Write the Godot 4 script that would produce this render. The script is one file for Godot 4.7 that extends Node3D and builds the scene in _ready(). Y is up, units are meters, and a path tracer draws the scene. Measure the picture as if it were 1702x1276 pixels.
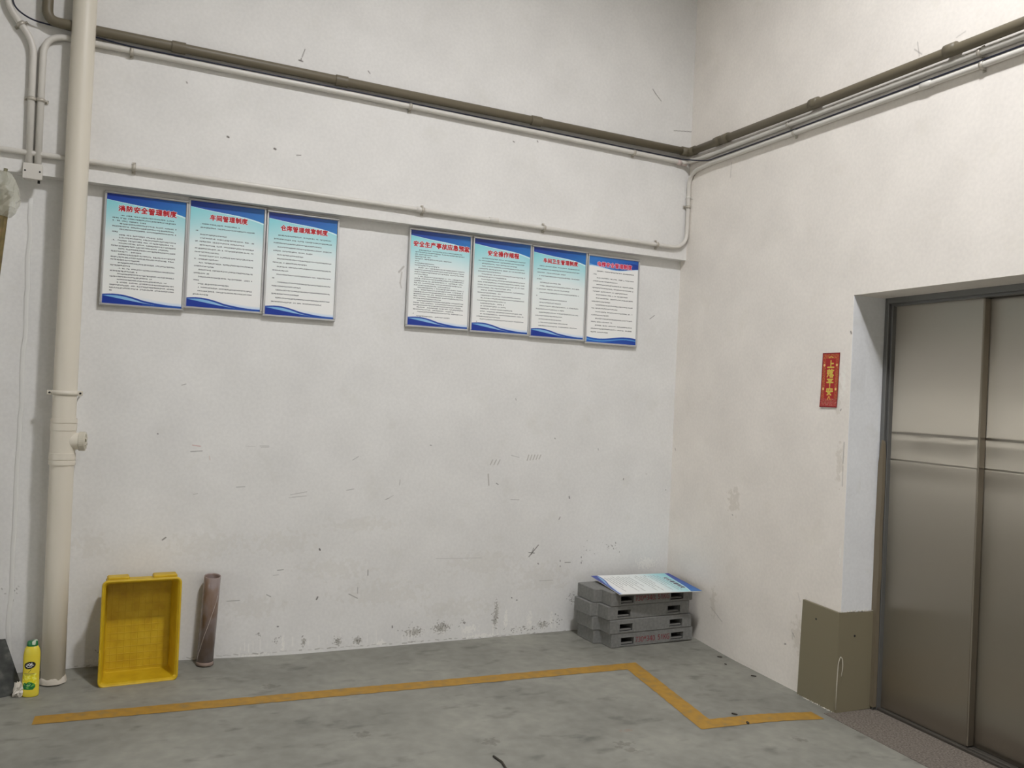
extends Node3D
# Factory corner: back wall at z = 0 (beam face at z = 0.07), right wall turned 3.4 degrees, floor y = 0. Metres.

const CAM_POS := Vector3(-3.66, 1.6, 5.06)
const CAM_RIGHT := Vector3(0.9054122503, 0.0459684168, 0.4220373937)
const CAM_DOWN := Vector3(0.0463975981, -0.9988801324, 0.0092598064)
const CAM_FWD := Vector3(0.4219904263, 0.0111975792, -0.9065311326)
const FOCAL := 1405.36
const BEAM := 0.07          # how far the upper wall stands proud of the lower one
const LEDGE := 2.612        # height of the underside of the beam
const TURN := 0.0593412     # right wall's turn, 3.4 degrees
const LAMP_A := 17.2
const LAMP_FILL := 11.5  # strength of the added fill lamp, fitted to the shading
const DAY := 9.7
const TOP := 7.0
const S_OPEN := 1.715       # where the lift opening starts along the right wall
const S_END := 3.35
const OPEN_H := 2.212
var M := {}
var taken := {}
var rng := RandomNumberGenerator.new()

# ---------------------------------------------------------------- places
func ray(u: float, v: float) -> Vector3:
	return CAM_RIGHT * ((u - 851.0) / FOCAL) + CAM_DOWN * ((v - 638.0) / FOCAL) + CAM_FWD
func on_back(u: float, v: float, z: float) -> Vector3:      # photo pixel to the plane z
	var d := ray(u, v)
	return CAM_POS + d * ((z - CAM_POS.z) / d.z)
func dir_s() -> Vector3: return Vector3(-sin(TURN), 0, cos(TURN))
func dir_n() -> Vector3: return Vector3(-cos(TURN), 0, -sin(TURN))
func rw(s: float, y: float, n: float) -> Vector3:           # right wall: along, up, out of the wall
	return dir_s() * s + dir_n() * n + Vector3(0, y, 0)
func on_right(u: float, v: float, n: float) -> Vector2:     # photo pixel to (along, up)
	var d := ray(u, v)
	var t := (n - CAM_POS.dot(dir_n())) / d.dot(dir_n())
	var p := CAM_POS + d * t
	return Vector2(p.dot(dir_s()), p.y)
func sstep(a: float, b: float, x: float) -> float:
	var t := clampf((x - a) / (b - a), 0.0, 1.0)
	return t * t * (3.0 - 2.0 * t)
func floor_y(x: float, z: float) -> float:                  # the slab is not quite level
	var p := Vector3(x, 0, z)
	var s := p.dot(dir_s())
	var n := p.dot(dir_n())
	return 0.030 * sstep(-2.5, -3.6, x) * sstep(0.22, 0.0, z) - 0.022 * sstep(0.1, 0.9, s) * sstep(0.55, 0.0, n) * sstep(4.5, 3.0, s)

# ---------------------------------------------------------------- nodes
func numbered(called: String) -> String:
	if not taken.has(called):
		taken[called] = 0
		return called
	taken[called] += 1
	return "%s_%03d" % [called, taken[called]]
func thing(called: String, label: String, category: String, at := Vector3.ZERO, basis := Basis.IDENTITY, group := "") -> Node3D:
	var o := Node3D.new()
	o.name = numbered(called)
	add_child(o)
	o.transform = Transform3D(basis, at)
	o.set_meta("label", label)
	o.set_meta("category", category)
	if group != "":
		o.set_meta("group", group)
	return o
func tag(o: Node, label: String, category: String, group := "") -> void:
	o.set_meta("label", label)
	o.set_meta("category", category)
	if group != "":
		o.set_meta("group", group)
func obj(called: String, st: SurfaceTool, m: Material, parent: Node = null) -> MeshInstance3D:
	st.generate_normals()
	var o := MeshInstance3D.new()
	o.mesh = st.commit()
	o.material_override = m
	o.cast_shadow = GeometryInstance3D.SHADOW_CASTING_SETTING_ON
	if parent == null:
		o.name = numbered(called)
		add_child(o)
	else:
		o.name = called
		parent.add_child(o, true)
	return o
func struct(called: String, st: SurfaceTool, m: Material, label: String, category := "") -> MeshInstance3D:
	var o := obj(called, st, m)
	o.set_meta("kind", "structure")
	o.set_meta("label", label)
	o.set_meta("category", category if category != "" else called.get_slice("_", 0))
	return o
func mb(smooth := false) -> SurfaceTool:
	var st := SurfaceTool.new()
	st.begin(Mesh.PRIMITIVE_TRIANGLES)
	st.set_smooth_group(0 if smooth else -1)
	return st

# ---------------------------------------------------------------- shapes
func tri(st: SurfaceTool, a: Vector3, b: Vector3, c: Vector3, ua := Vector2.ZERO, ub := Vector2.ZERO, uc := Vector2.ZERO) -> void:
	st.set_uv(ua); st.add_vertex(a)
	st.set_uv(ub); st.add_vertex(b)
	st.set_uv(uc); st.add_vertex(c)
func quad(st: SurfaceTool, a: Vector3, b: Vector3, c: Vector3, d: Vector3, uv := [Vector2(0, 0), Vector2(1, 0), Vector2(1, 1), Vector2(0, 1)]) -> void:
	tri(st, a, b, c, uv[0], uv[1], uv[2])
	tri(st, a, c, d, uv[0], uv[2], uv[3])
# box with chamfered edges, in the frame t
func cbox(st: SurfaceTool, c: Vector3, size: Vector3, bev := 0.002, t := Transform3D.IDENTITY) -> void:
	var h := size * 0.5
	var b := minf(bev, minf(h.x, minf(h.y, h.z)) * 0.9)
	var p := func(sx: int, sy: int, sz: int, ax: int) -> Vector3:
		var q := Vector3(sx * (h.x - (0.0 if ax == 0 else b)), sy * (h.y - (0.0 if ax == 1 else b)), sz * (h.z - (0.0 if ax == 2 else b)))
		return t * (c + q)
	var uvp := func(v: Vector3) -> Vector2: return Vector2(v.x + v.z, v.y)
	for ax in 3:
		for sg in [-1, 1]:
			var q: Array[Vector3] = []
			for k in [[-1, -1], [1, -1], [1, 1], [-1, 1]]:
				var v := [0, 0, 0]
				v[ax] = sg
				v[(ax + 1) % 3] = k[0]
				v[(ax + 2) % 3] = k[1]
				q.append((p as Callable).call(v[0], v[1], v[2], ax))
			if sg > 0:
				quad(st, q[0], q[3], q[2], q[1])
			else:
				quad(st, q[0], q[1], q[2], q[3])
	if b <= 0.0:
		return
	for ax in 3:                                            # the twelve edges
		var a1 := (ax + 1) % 3
		var a2 := (ax + 2) % 3
		for s1 in [-1, 1]:
			for s2 in [-1, 1]:
				var v0 := [0, 0, 0]
				var v1 := [0, 0, 0]
				v0[ax] = -1; v1[ax] = 1
				v0[a1] = s1; v1[a1] = s1
				v0[a2] = s2; v1[a2] = s2
				var A: Vector3 = (p as Callable).call(v0[0], v0[1], v0[2], a1)
				var B: Vector3 = (p as Callable).call(v1[0], v1[1], v1[2], a1)
				var C2: Vector3 = (p as Callable).call(v1[0], v1[1], v1[2], a2)
				var D: Vector3 = (p as Callable).call(v0[0], v0[1], v0[2], a2)
				if s1 * s2 > 0:
					quad(st, A, B, C2, D)
				else:
					quad(st, D, C2, B, A)
	for sx in [-1, 1]:
		for sy in [-1, 1]:
			for sz in [-1, 1]:
				var A: Vector3 = (p as Callable).call(sx, sy, sz, 0)
				var B: Vector3 = (p as Callable).call(sx, sy, sz, 1)
				var C3: Vector3 = (p as Callable).call(sx, sy, sz, 2)
				if sx * sy * sz > 0:
					tri(st, A, C3, B)
				else:
					tri(st, A, B, C3)
# plain box whose uv is planar: u along ux, v downwards
func slab(st: SurfaceTool, t: Transform3D, lo: Vector3, hi: Vector3, uv0: Vector2, uvs: Vector2) -> void:
	var u := func(v: Vector3) -> Vector2: return Vector2((v.x - uv0.x) / uvs.x, 1.0 - (v.y - uv0.y) / uvs.y)
	var f := [[0, 4, 5, 1], [2, 3, 7, 6], [0, 1, 3, 2], [4, 6, 7, 5], [0, 2, 6, 4], [1, 5, 7, 3]]
	for k in 6:
		var v := []
		var w := []
		for i in f[k]:
			var c := Vector3(hi.x if i & 1 else lo.x, hi.y if i & 2 else lo.y, hi.z if i & 4 else lo.z)
			v.append(t * c)
			w.append((u as Callable).call(Vector3(c.z + 1.1, c.y, 0) if k > 3 else c))
		quad(st, v[0], v[1], v[2], v[3], w)
func fillet(pts: Array, r: float, n := 7) -> Array:
	var out := [pts[0]]
	for i in range(1, pts.size() - 1):
		var p: Vector3 = pts[i]
		var a: Vector3 = (pts[i - 1] - p)
		var b: Vector3 = (pts[i + 1] - p)
		var k := minf(r, minf(a.length(), b.length()) * 0.48)
		a = a.normalized() * k
		b = b.normalized() * k
		for j in n + 1:
			var t := float(j) / n
			out.append(p + a * (1 - t) * (1 - t) + b * t * t)
	out.append(pts[-1])
	return out
func tube(st: SurfaceTool, pts: Array, r: float, n := 12, caps := true, flat := 1.0) -> void:
	var rings := []
	var up := Vector3.UP
	for i in pts.size():
		var d: Vector3 = (pts[mini(i + 1, pts.size() - 1)] - pts[maxi(i - 1, 0)]).normalized()
		if i == 0:
			up = Vector3.UP if absf(d.y) < 0.9 else Vector3.BACK
		var x := d.cross(up).normalized()
		up = x.cross(d).normalized()
		var ring := []
		for k in n:
			var a := TAU * k / n
			ring.append(pts[i] + x * cos(a) * r + up * sin(a) * r * flat)
		rings.append(ring)
	for i in rings.size() - 1:
		for k in n:
			var k2 := (k + 1) % n
			quad(st, rings[i][k], rings[i][k2], rings[i + 1][k2], rings[i + 1][k])
	if caps:
		for k in n:
			tri(st, pts[0], rings[0][(k + 1) % n], rings[0][k])
			tri(st, pts[-1], rings[-1][k], rings[-1][(k + 1) % n])
# profile [[radius, height] ...] spun about the axis of frame t, with scales for an oval
func lathe(st: SurfaceTool, prof: Array, n := 28, t := Transform3D.IDENTITY, sx := 1.0, sz := 1.0) -> void:
	for i in prof.size() - 1:
		for k in n:
			var a0 := TAU * k / n
			var a1 := TAU * (k + 1) / n
			var q := []
			var w := []
			for e in [[i, a0, k], [i, a1, k + 1], [i + 1, a1, k + 1], [i + 1, a0, k]]:
				var pr: Array = prof[e[0]]
				q.append(t * Vector3(pr[0] * cos(e[1]) * sx, pr[1], pr[0] * sin(e[1]) * sz))
				w.append(Vector2(float(e[2]) / n, 1.0 - (pr[1] - prof[0][1]) / maxf(0.001, prof[-1][1] - prof[0][1])))
			quad(st, q[0], q[1], q[2], q[3], w)
func frame_along(a: Vector3, b: Vector3) -> Transform3D:    # y axis from a towards b, origin a
	var y := (b - a).normalized()
	var x := y.cross(Vector3.BACK if absf(y.z) < 0.9 else Vector3.UP).normalized()
	return Transform3D(Basis(x, y, x.cross(y)), a)
# polygon in the frame's xy plane, extruded along z from z0 to z1
func prism(st: SurfaceTool, poly: PackedVector2Array, z0: float, z1: float, t := Transform3D.IDENTITY, uv0 := Vector2.ZERO, uvs := Vector2.ONE) -> void:
	var idx := Geometry2D.triangulate_polygon(poly)
	for i in range(0, idx.size(), 3):
		var P: Array[Vector2] = [poly[idx[i]], poly[idx[i + 1]], poly[idx[i + 2]]]
		var W: Array[Vector2] = []
		for q in P:
			W.append(Vector2((q.x - uv0.x) / uvs.x, 1.0 - (q.y - uv0.y) / uvs.y))
		tri(st, t * Vector3(P[0].x, P[0].y, z1), t * Vector3(P[1].x, P[1].y, z1), t * Vector3(P[2].x, P[2].y, z1), W[0], W[1], W[2])
		tri(st, t * Vector3(P[0].x, P[0].y, z0), t * Vector3(P[2].x, P[2].y, z0), t * Vector3(P[1].x, P[1].y, z0), W[0], W[2], W[1])
	for i in poly.size():
		var a := poly[i]
		var b := poly[(i + 1) % poly.size()]
		quad(st, t * Vector3(a.x, a.y, z0), t * Vector3(b.x, b.y, z0), t * Vector3(b.x, b.y, z1), t * Vector3(a.x, a.y, z1))

# ---------------------------------------------------------------- materials and painted textures
func mat(c: Color, rough := 0.7, metal := 0.0) -> StandardMaterial3D:
	var m := StandardMaterial3D.new()
	m.albedo_color = c
	m.roughness = rough
	m.metallic = metal
	return m
func rgb(r: float, g: float, b: float) -> Color: return Color(r / 255.0, g / 255.0, b / 255.0)
func noise(seed_: int, freq: float, oct := 4) -> FastNoiseLite:
	var n := FastNoiseLite.new()
	n.seed = seed_
	n.frequency = freq
	n.noise_type = FastNoiseLite.TYPE_SIMPLEX_SMOOTH
	n.fractal_octaves = oct
	return n
func noise_tex(seed_: int, freq: float, size: int, ramp: Array, oct := 4) -> ImageTexture:
	var g := noise(seed_, freq, oct).get_seamless_image(size, size)
	var b := g.get_data()
	var lut := []
	for i in 256:
		var t := i / 255.0
		var c: Color = ramp[0][1]
		for k in ramp.size() - 1:
			if t >= ramp[k][0]:
				c = (ramp[k][1] as Color).lerp(ramp[k + 1][1], clampf((t - ramp[k][0]) / (ramp[k + 1][0] - ramp[k][0]), 0, 1))
		lut.append([int(c.r * 255), int(c.g * 255), int(c.b * 255)])
	var o := PackedByteArray()
	o.resize(size * size * 3)
	for i in size * size:
		var l: Array = lut[b[i]]
		o[i * 3] = l[0]; o[i * 3 + 1] = l[1]; o[i * 3 + 2] = l[2]
	return ImageTexture.create_from_image(Image.create_from_data(size, size, false, Image.FORMAT_RGB8, o))
# plaster: two layers of grain, grime patches with a ragged outline where the mask noise passes a threshold
func plaster_image(w: int, h: int, c: Color, seed_: int, ppm: float, grime: float) -> Image:
	var a := noise(seed_, 2.2 / ppm, 4).get_image(w, h, false, false, false).get_data()
	var f := noise(seed_ + 1, 40.0 / ppm, 3).get_image(w, h, false, false, false).get_data()
	var g := noise(seed_ + 2, 3.2 / ppm, 5).get_image(w, h, false, false, false).get_data()
	var o := PackedByteArray()
	o.resize(w * h * 3)
	var R := c.r * 255.0
	var G := c.g * 255.0
	var B := c.b * 255.0
	for i in w * h:
		var k := 1.0 + (a[i] - 128) * 0.00022 + (f[i] - 128) * 0.00016
		var q := (g[i] - 168) * 0.012
		if q > 0.0:
			q = minf(q, 1.0) * grime * (0.75 + f[i] * 0.002)
			o[i * 3] = int(minf(255.0, R * (k - q * 0.10))); o[i * 3 + 1] = int(minf(255.0, G * (k - q * 0.105))); o[i * 3 + 2] = int(minf(255.0, B * (k - q * 0.14)))
		else:
			o[i * 3] = int(minf(255.0, R * k)); o[i * 3 + 1] = int(minf(255.0, G * k)); o[i * 3 + 2] = int(minf(255.0, B * k))
	return Image.create_from_data(w, h, false, Image.FORMAT_RGB8, o)
func ink(img: Image, pts: Array, wd: float, c: Color, alpha := 1.0) -> void:      # a polyline of width wd, soft edged
	for i in maxi(1, pts.size() - 1):
		var a: Vector2 = pts[i]
		var b: Vector2 = pts[mini(i + 1, pts.size() - 1)]
		var x0 := maxi(0, int(minf(a.x, b.x) - wd)); var x1 := mini(img.get_width() - 1, int(maxf(a.x, b.x) + wd + 1))
		var y0 := maxi(0, int(minf(a.y, b.y) - wd)); var y1 := mini(img.get_height() - 1, int(maxf(a.y, b.y) + wd + 1))
		var ab := b - a
		var l2 := maxf(ab.length_squared(), 0.0001)
		for y in range(y0, y1 + 1):
			for x in range(x0, x1 + 1):
				var p := Vector2(x + 0.5, y + 0.5)
				var t := clampf((p - a).dot(ab) / l2, 0, 1)
				var k := clampf(wd * 0.5 + 0.5 - p.distance_to(a + ab * t), 0, 1) * alpha
				if k > 0.0:
					img.set_pixel(x, y, img.get_pixel(x, y).lerp(c, k))
func speckle(img: Image, c: Vector2, half: Vector2, n: int, col: Color, alpha: float, big := 2.0) -> void:
	for i in n:
		var p := c + Vector2(rng.randfn(0, 0.42) * half.x, rng.randfn(0, 0.42) * half.y)
		var q := p + Vector2(rng.randf_range(-2, 2), rng.randf_range(-2.5, 2.5))
		ink(img, [p, q], rng.randf_range(0.6, big), col, alpha * rng.randf_range(0.4, 1.0))
func ragged(img: Image, c: Vector2, half: Vector2, col: Color, alpha: float, seed_: int, freq := 0.08) -> void:   # a stain with a torn outline
	var n := noise(seed_, freq, 4)
	for y in range(maxi(0, int(c.y - half.y * 1.3)), mini(img.get_height(), int(c.y + half.y * 1.3))):
		for x in range(maxi(0, int(c.x - half.x * 1.3)), mini(img.get_width(), int(c.x + half.x * 1.3))):
			var d := Vector2((x - c.x) / half.x, (y - c.y) / half.y).length() + n.get_noise_2d(x, y) * 1.1
			var k := clampf((0.8 - d) * 6.0, 0, 1) * (0.55 + 0.9 * absf(n.get_noise_2d(x * 6.0, y * 6.0)))
			if k > 0.0:
				img.set_pixel(x, y, img.get_pixel(x, y).lerp(col, minf(1.0, k) * alpha))
func tex(img: Image) -> ImageTexture: return ImageTexture.create_from_image(img)
func tex_mat(img: Image, rough := 0.7) -> StandardMaterial3D:
	var m := mat(Color.WHITE, rough)
	m.albedo_texture = tex(img)
	return m

# ---------------------------------------------------------------- lettering: strokes on a 100 x 100 grid, "xxyy-xxyy" a stroke
const GLYPH := {
	"消": "0815-2225 0440-1850 0590-2262 6005-6035 3815-4532 8212-7532 4042-4095 4042-8842 8842-8890-7888 4058-8858 4074-8874",
	"防": "1010-1095 1010-3210-1835-3550-3068-1868 6505-7218 4025-9525 6225-5555-3892 5548-8548-8085-6888",
	"安": "5005-5015 1030-1020-9020-9030 4025-2562-7595 7040-5570-2095 0550-9550",
	"全": "5005-0545 5005-9545 2545-7545 2868-7268 1292-8892 5045-5092",
	"管": "2005-0825 2012-4012 2812-3422 6505-5322 6512-9012 7412-8022 5028-5036 1050-1038-9038-9050 2852-2898 2852-7552-7570-2870 2880-8080-8098-2898",
	"理": "0515-3815 0848-3648 0285-4078 2215-2282 4810-4855-9055-9010-4810 4832-9032 6910-6992 4872-9272 4092-9892",
	"制": "1508-0828 1222-5522 0440-6040 3205-3298 1255-1288 1255-5255-5282-4580 7212-7272 9205-9295-8090",
	"度": "5002-5514 1215-9515 1415-1260-0295 2832-9032 4222-4250-7250 7222-7250 2660-8260-6080-2598 4062-6085-9798",
	"车": "1518-9018 4802-2045-8545 0568-9568 5530-5598",
	"间": "1505-2515 1022-1098 3812-9212-9295-8092 3238-3282-6882-6838-3238 3260-6860",
	"仓": "5002-0550 5002-9650 3045-6845-6865-5563 3045-3092-8592-8578",
	"库": "5002-5512 1014-9514 1214-1060-0295 2530-9030 5220-3552-8852 2570-9570 6238-6298",
	"规": "0525-4525 2605-2650-0592 0248-4848 3062-4582 5512-5562 5512-9012-9062 7228-7055-5095 7560-7590-9690-9678",
	"章": "5002-5010 1214-8814 3218-3828 6818-6228 0532-9532 2542-2570-7570-7542-2542 2556-7556 0582-9582 5070-5099",
	"生": "2805-1042 2225-8825 1555-8555 0592-9592 5005-5092",
	"产": "5003-5512 1015-9015 3020-3832 7020-6232 1238-9238 1638-1470-0298",
	"事": "0512-9512 2220-2236-7836-7820-2220 1846-8246-8272-1872 0459-9659 5002-5096-3890",
	"故": "0425-5025 2605-2652 1052-1090-4690-4652-1052 6805-5240 6222-9722 8522-7560-4896 6038-7265-9796",
	"应": "5002-5510 1014-9514 1414-1260-0295 3040-4070 5032-5862 8535-7085 2588-9588",
	"急": "3502-1025 3010-7010-5525 2025-8025-8058-2058 2041-8041 1070-0592 3068-3092-7092-7582 5065-5680 8568-9588",
	"预": "0810-4210-2030 1222-3235 0338-4538-3852 2538-2595-1290 5010-9610 7210-6825 5525-5578 5525-9225-9278 7235-7065-5098 7872-9696",
	"案": "5002-5010 1024-1012-9012-9024 0536-9536 4225-2555-7862 7030-5255-2064 0474-9674 5062-5099 4874-1095 5274-9095",
	"操": "0325-3825 2205-2295-1088 0360-3848 5205-5225-8025-8005-5205 4232-4252-6252-6232-4232 7032-7052-9252-9232-7032 4066-9766 6855-6899 6668-4292 7068-9692",
	"作": "2805-0545 1832-1898 5205-3840 4825-9725 6225-6298 6245-9245 6268-9268",
	"程": "3808-0818 0530-4230 2415-2498 2435-0470 2640-4060 5210-5240-9040-9010-5210 4852-9452 5072-9272 4492-9892 7152-7192",
	"卫": "1012-7812-7855-6550 4212-4288 0590-9590",
	"电": "1520-1570-8570-8520-1520 1545-8545 5003-5090-9590-9575",
	"梯": "0428-4028 2205-2298 2230-0265 2435-4055 5203-6015 8603-7815 4520-9020-9038 4838-9038 4838-4856-9256-8878-8076 7020-7099 6858-4590",
	"上": "5005-5090 5042-8542 0590-9590",
	"落": "0515-9515 3003-3024 6803-6824 0830-1838 0450-1558 0595-2068 5028-3055 4838-8038-4080 4545-9578 4875-4898-8498-8475-4875",
	"平": "1012-9012 2822-3842 7222-6242 0552-9552 5012-5099",
	"J": "7005-7075-5595-3090-2075", "O": "5005-1525-0850-1575-5095-8575-9250-8525-5005", "L": "2005-2095-8595"}
func glyph(img: Image, ch: String, at: Vector2, size: Vector2, wd: float, c: Color) -> void:
	for stroke in GLYPH[ch].split(" "):
		var pts := []
		for q in stroke.split("-"):
			pts.append(at + Vector2(float(q.substr(0, 2)) * size.x, float(q.substr(2, 2)) * size.y) / 100.0)
		ink(img, pts, wd, c)
func title(img: Image, text: String, cx: float, cy: float, size: float, pitch: float, c: Color, halo: Color) -> void:
	for pass_ in 2:
		for i in text.length():
			var at := Vector2(cx + (i - text.length() * 0.5) * pitch + (pitch - size) * 0.5, cy - size * 0.5)
			glyph(img, text[i], at, Vector2(size, size), size * (0.27 if pass_ == 0 else 0.165), halo if pass_ == 0 else c)
# small print: every character a handful of tiny strokes, too small to read in the photograph
func print_line(img: Image, x0: float, x1: float, y: float, em: float, c: Color) -> void:
	var x := x0
	while x + em * 0.8 <= x1:
		if rng.randf() < 0.05:
			img.fill_rect(Rect2i(int(x), int(y + em * 0.6), 1, 2), c)
		else:
			for k in 3:
				img.fill_rect(Rect2i(int(x), int(y + em * rng.randf_range(0.0, 0.8)), int(em * 0.8), 1), c)
			for k in 2:
				img.fill_rect(Rect2i(int(x + em * rng.randf_range(0.0, 0.65)), int(y), 1, int(em * 0.85)), c)
		x += em
# lines: array of [start, end] as shares of the print's width; the list runs down the page
func poster_image(text: String, size: float, cy: float, y0: float, dy: float, lines: Array, em: float, kind: int) -> Image:
	var W := 400
	var H := 590
	var img := Image.create_empty(W, H, false, Image.FORMAT_RGB8)
	var blue := rgb(14, 52, 150)
	var sky := rgb(36, 120, 190)
	for y in H:
		for x in W:
			var u := float(x) / W
			var v := float(y) / H
			var c := rgb(240, 240, 237)
			if kind == 0:
				c = rgb(120, 205, 214).lerp(rgb(228, 240, 240), clampf(v * 2.3 + 0.12 * sin(u * 3.0), 0, 1)).lerp(c, clampf(v * 1.6 - 0.35, 0, 1))
				var e := 0.055 + 0.095 * pow(u, 2.0) + 0.012 * sin(u * 5.0)
				if v < e:
					c = blue.lerp(sky, clampf(u * 0.9 + (v / e - 0.5) * 0.3, 0, 1))
				elif v < e + 0.012 * (0.2 + u):
					c = c.lerp(rgb(235, 250, 252), 0.7)
				var lo := 0.918 + 0.062 * sstep(0.0, 1.0, u * 1.15 - 0.05) - 0.014 * sin(clampf(u * 2.0, 0, 1) * PI)
				var hi := lo + 0.012 + 0.010 * u
				var dk := 0.930 + 0.075 * pow(u, 1.1) + 0.010 * sin(u * PI)
				if v > lo - 0.03 and v <= lo and u > 0.4:
					c = c.lerp(rgb(196, 216, 240), (v - lo + 0.03) / 0.03 * minf(1.0, (u - 0.4) * 3.0))
				if v > lo:
					c = rgb(24, 66, 160)
				if v > hi:
					c = rgb(116, 176, 222).lerp(rgb(206, 226, 242), u)
				if v > dk:
					c = blue
				if v > 0.982 + 0.012 * (1.0 - u) and u > 0.5:
					c = rgb(30, 80, 165)
			else:
				var e2 := 0.125 + 0.018 * sin(u * 6.0 - 1.8) - 0.01 * u
				if v < e2:
					c = rgb(46, 122, 200).lerp(rgb(28, 84, 176), clampf(u + (v - 0.06) * 4.0, 0, 1))
					if v > 0.072 + 0.035 * sin(u * 5.2 + 0.4):
						c = rgb(96, 160, 218).lerp(rgb(16, 58, 150), clampf(u * 1.3 - 0.2, 0, 1))
				elif v < e2 + 0.01:
					c = rgb(210, 230, 240)
				var l2 := 0.935 + 0.018 * sin(u * 5.6 + 0.2)
				if v > l2:
					c = rgb(30, 96, 188).lerp(rgb(20, 64, 158), u)
				if v > l2 + 0.02 and v < l2 + 0.032:
					c = rgb(90, 160, 220)
			img.set_pixel(x, y, c)
	if text != "":
		title(img, text, W * 0.515, cy * H, size, size * 1.12, rgb(178, 14, 28) if kind == 0 else rgb(206, 44, 78), rgb(232, 240, 242) if kind == 0 else rgb(250, 232, 240))
	var y := y0 * H
	for l in lines:
		print_line(img, l[0] * W, l[1] * W, y, em, rgb(34, 36, 40) if kind == 0 else rgb(10, 10, 12))
		y += dy * H
	return img

# ---------------------------------------------------------------- the scene
func _ready() -> void:
	rng.seed = 77
	var cam := Camera3D.new()
	cam.name = "camera"
	cam.transform = Transform3D(Basis(CAM_RIGHT, -CAM_DOWN, -CAM_FWD), CAM_POS)
	cam.fov = 48.8338
	cam.near = 0.05
	cam.far = 100.0
	add_child(cam)
	cam.current = true
	var env := Environment.new()
	env.background_mode = Environment.BG_COLOR
	env.background_color = rgb(222, 221, 217)
	env.background_energy_multiplier = DAY
	env.tonemap_mode = Environment.TONE_MAPPER_LINEAR
	env.tonemap_exposure = 1.03
	env.sdfgi_enabled = true
	env.ssao_enabled = true
	env.ssil_enabled = true
	var we := WorldEnvironment.new()
	we.name = "environment"
	we.environment = env
	add_child(we)
	materials()
	# high-bay lamps of the hall; the first hangs over this corner, the second is an unseen fill lamp; daylight comes by an added strip window
	high_bay(Vector3(-2.05, 5.55, 3.4), LAMP_A, "round high-bay lamp hanging over the corner with the notices")
	high_bay(Vector3(-1.7, 5.5, 7.6), LAMP_FILL, "added fill lamp in high-bay form beside the right wall towards the far end wall")
	room()
	lift()
	guard_boards()
	pipes()
	downpipe()
	notices()
	blocks()
	crate()
	card_tube()
	cleaner_bottle()
	left_edge()
	floor_bits()

func materials() -> void:
	M.pipe = mat(rgb(216, 209, 194), 0.42)
	M.olive = mat(rgb(106, 98, 80), 0.5)
	M.conduit = mat(rgb(212, 208, 200), 0.38)
	M.clip = mat(rgb(190, 184, 172), 0.4, 0.3)
	M.dark = mat(rgb(30, 29, 28), 0.6)
	M.cable = mat(rgb(24, 28, 48), 0.4)
	M.alu = mat(rgb(206, 206, 206), 0.32, 0.75)
	M.board_back = mat(rgb(200, 198, 192), 0.8)
	M.white = mat(rgb(226, 224, 218), 0.6)
	M.steel = mat(rgb(182, 176, 165), 0.36, 1.0)
	M.steel.anisotropy_enabled = true
	M.steel.anisotropy = 1.0
	M.jamb = mat(rgb(116, 116, 114), 0.45, 0.6)
	M.strip = mat(rgb(150, 142, 130), 0.34, 0.9)
	M.gold = mat(rgb(206, 176, 60), 0.45)

func high_bay(at: Vector3, energy: float, label: String) -> void:
	var t := thing("high_bay_lamp", label, "lamp", at, Basis.IDENTITY, "high-bay lamps of the hall")
	var a := mb(true)
	lathe(a, [[0.03, 0.30], [0.10, 0.29], [0.12, 0.16], [0.16, 0.10], [0.24, 0.04], [0.307, -0.12], [0.300, -0.12], [0.232, 0.03], [0.0, 0.03]], 32)
	obj("housing", a, mat(rgb(60, 62, 66), 0.5, 0.4), t)
	var g := mb(true)
	lathe(g, [[0.0, 0.005], [0.222, 0.005], [0.222, 0.012], [0.0, 0.012]], 32)
	var gm := mat(Color.WHITE, 0.5)
	gm.emission_enabled = true
	gm.emission = rgb(255, 250, 240)
	gm.emission_energy_multiplier = 4.0
	obj("diffuser", g, gm, t)
	var r := mb(true)
	tube(r, [Vector3(0, 0.30, 0), Vector3(0, TOP - at.y, 0)], 0.012, 8)
	obj("hanging_rod", r, M.dark, t)
	var l := AreaLight3D.new()
	l.name = "lamp_light"
	l.area_size = Vector2(0.36, 0.36)
	l.area_normalize_energy = true
	l.light_color = rgb(252, 252, 255)
	l.light_energy = energy
	l.shadow_enabled = true
	l.area_range = 30.0
	l.rotation_degrees.x = -90
	l.position = Vector3(0, -0.035, 0)
	t.add_child(l)

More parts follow.
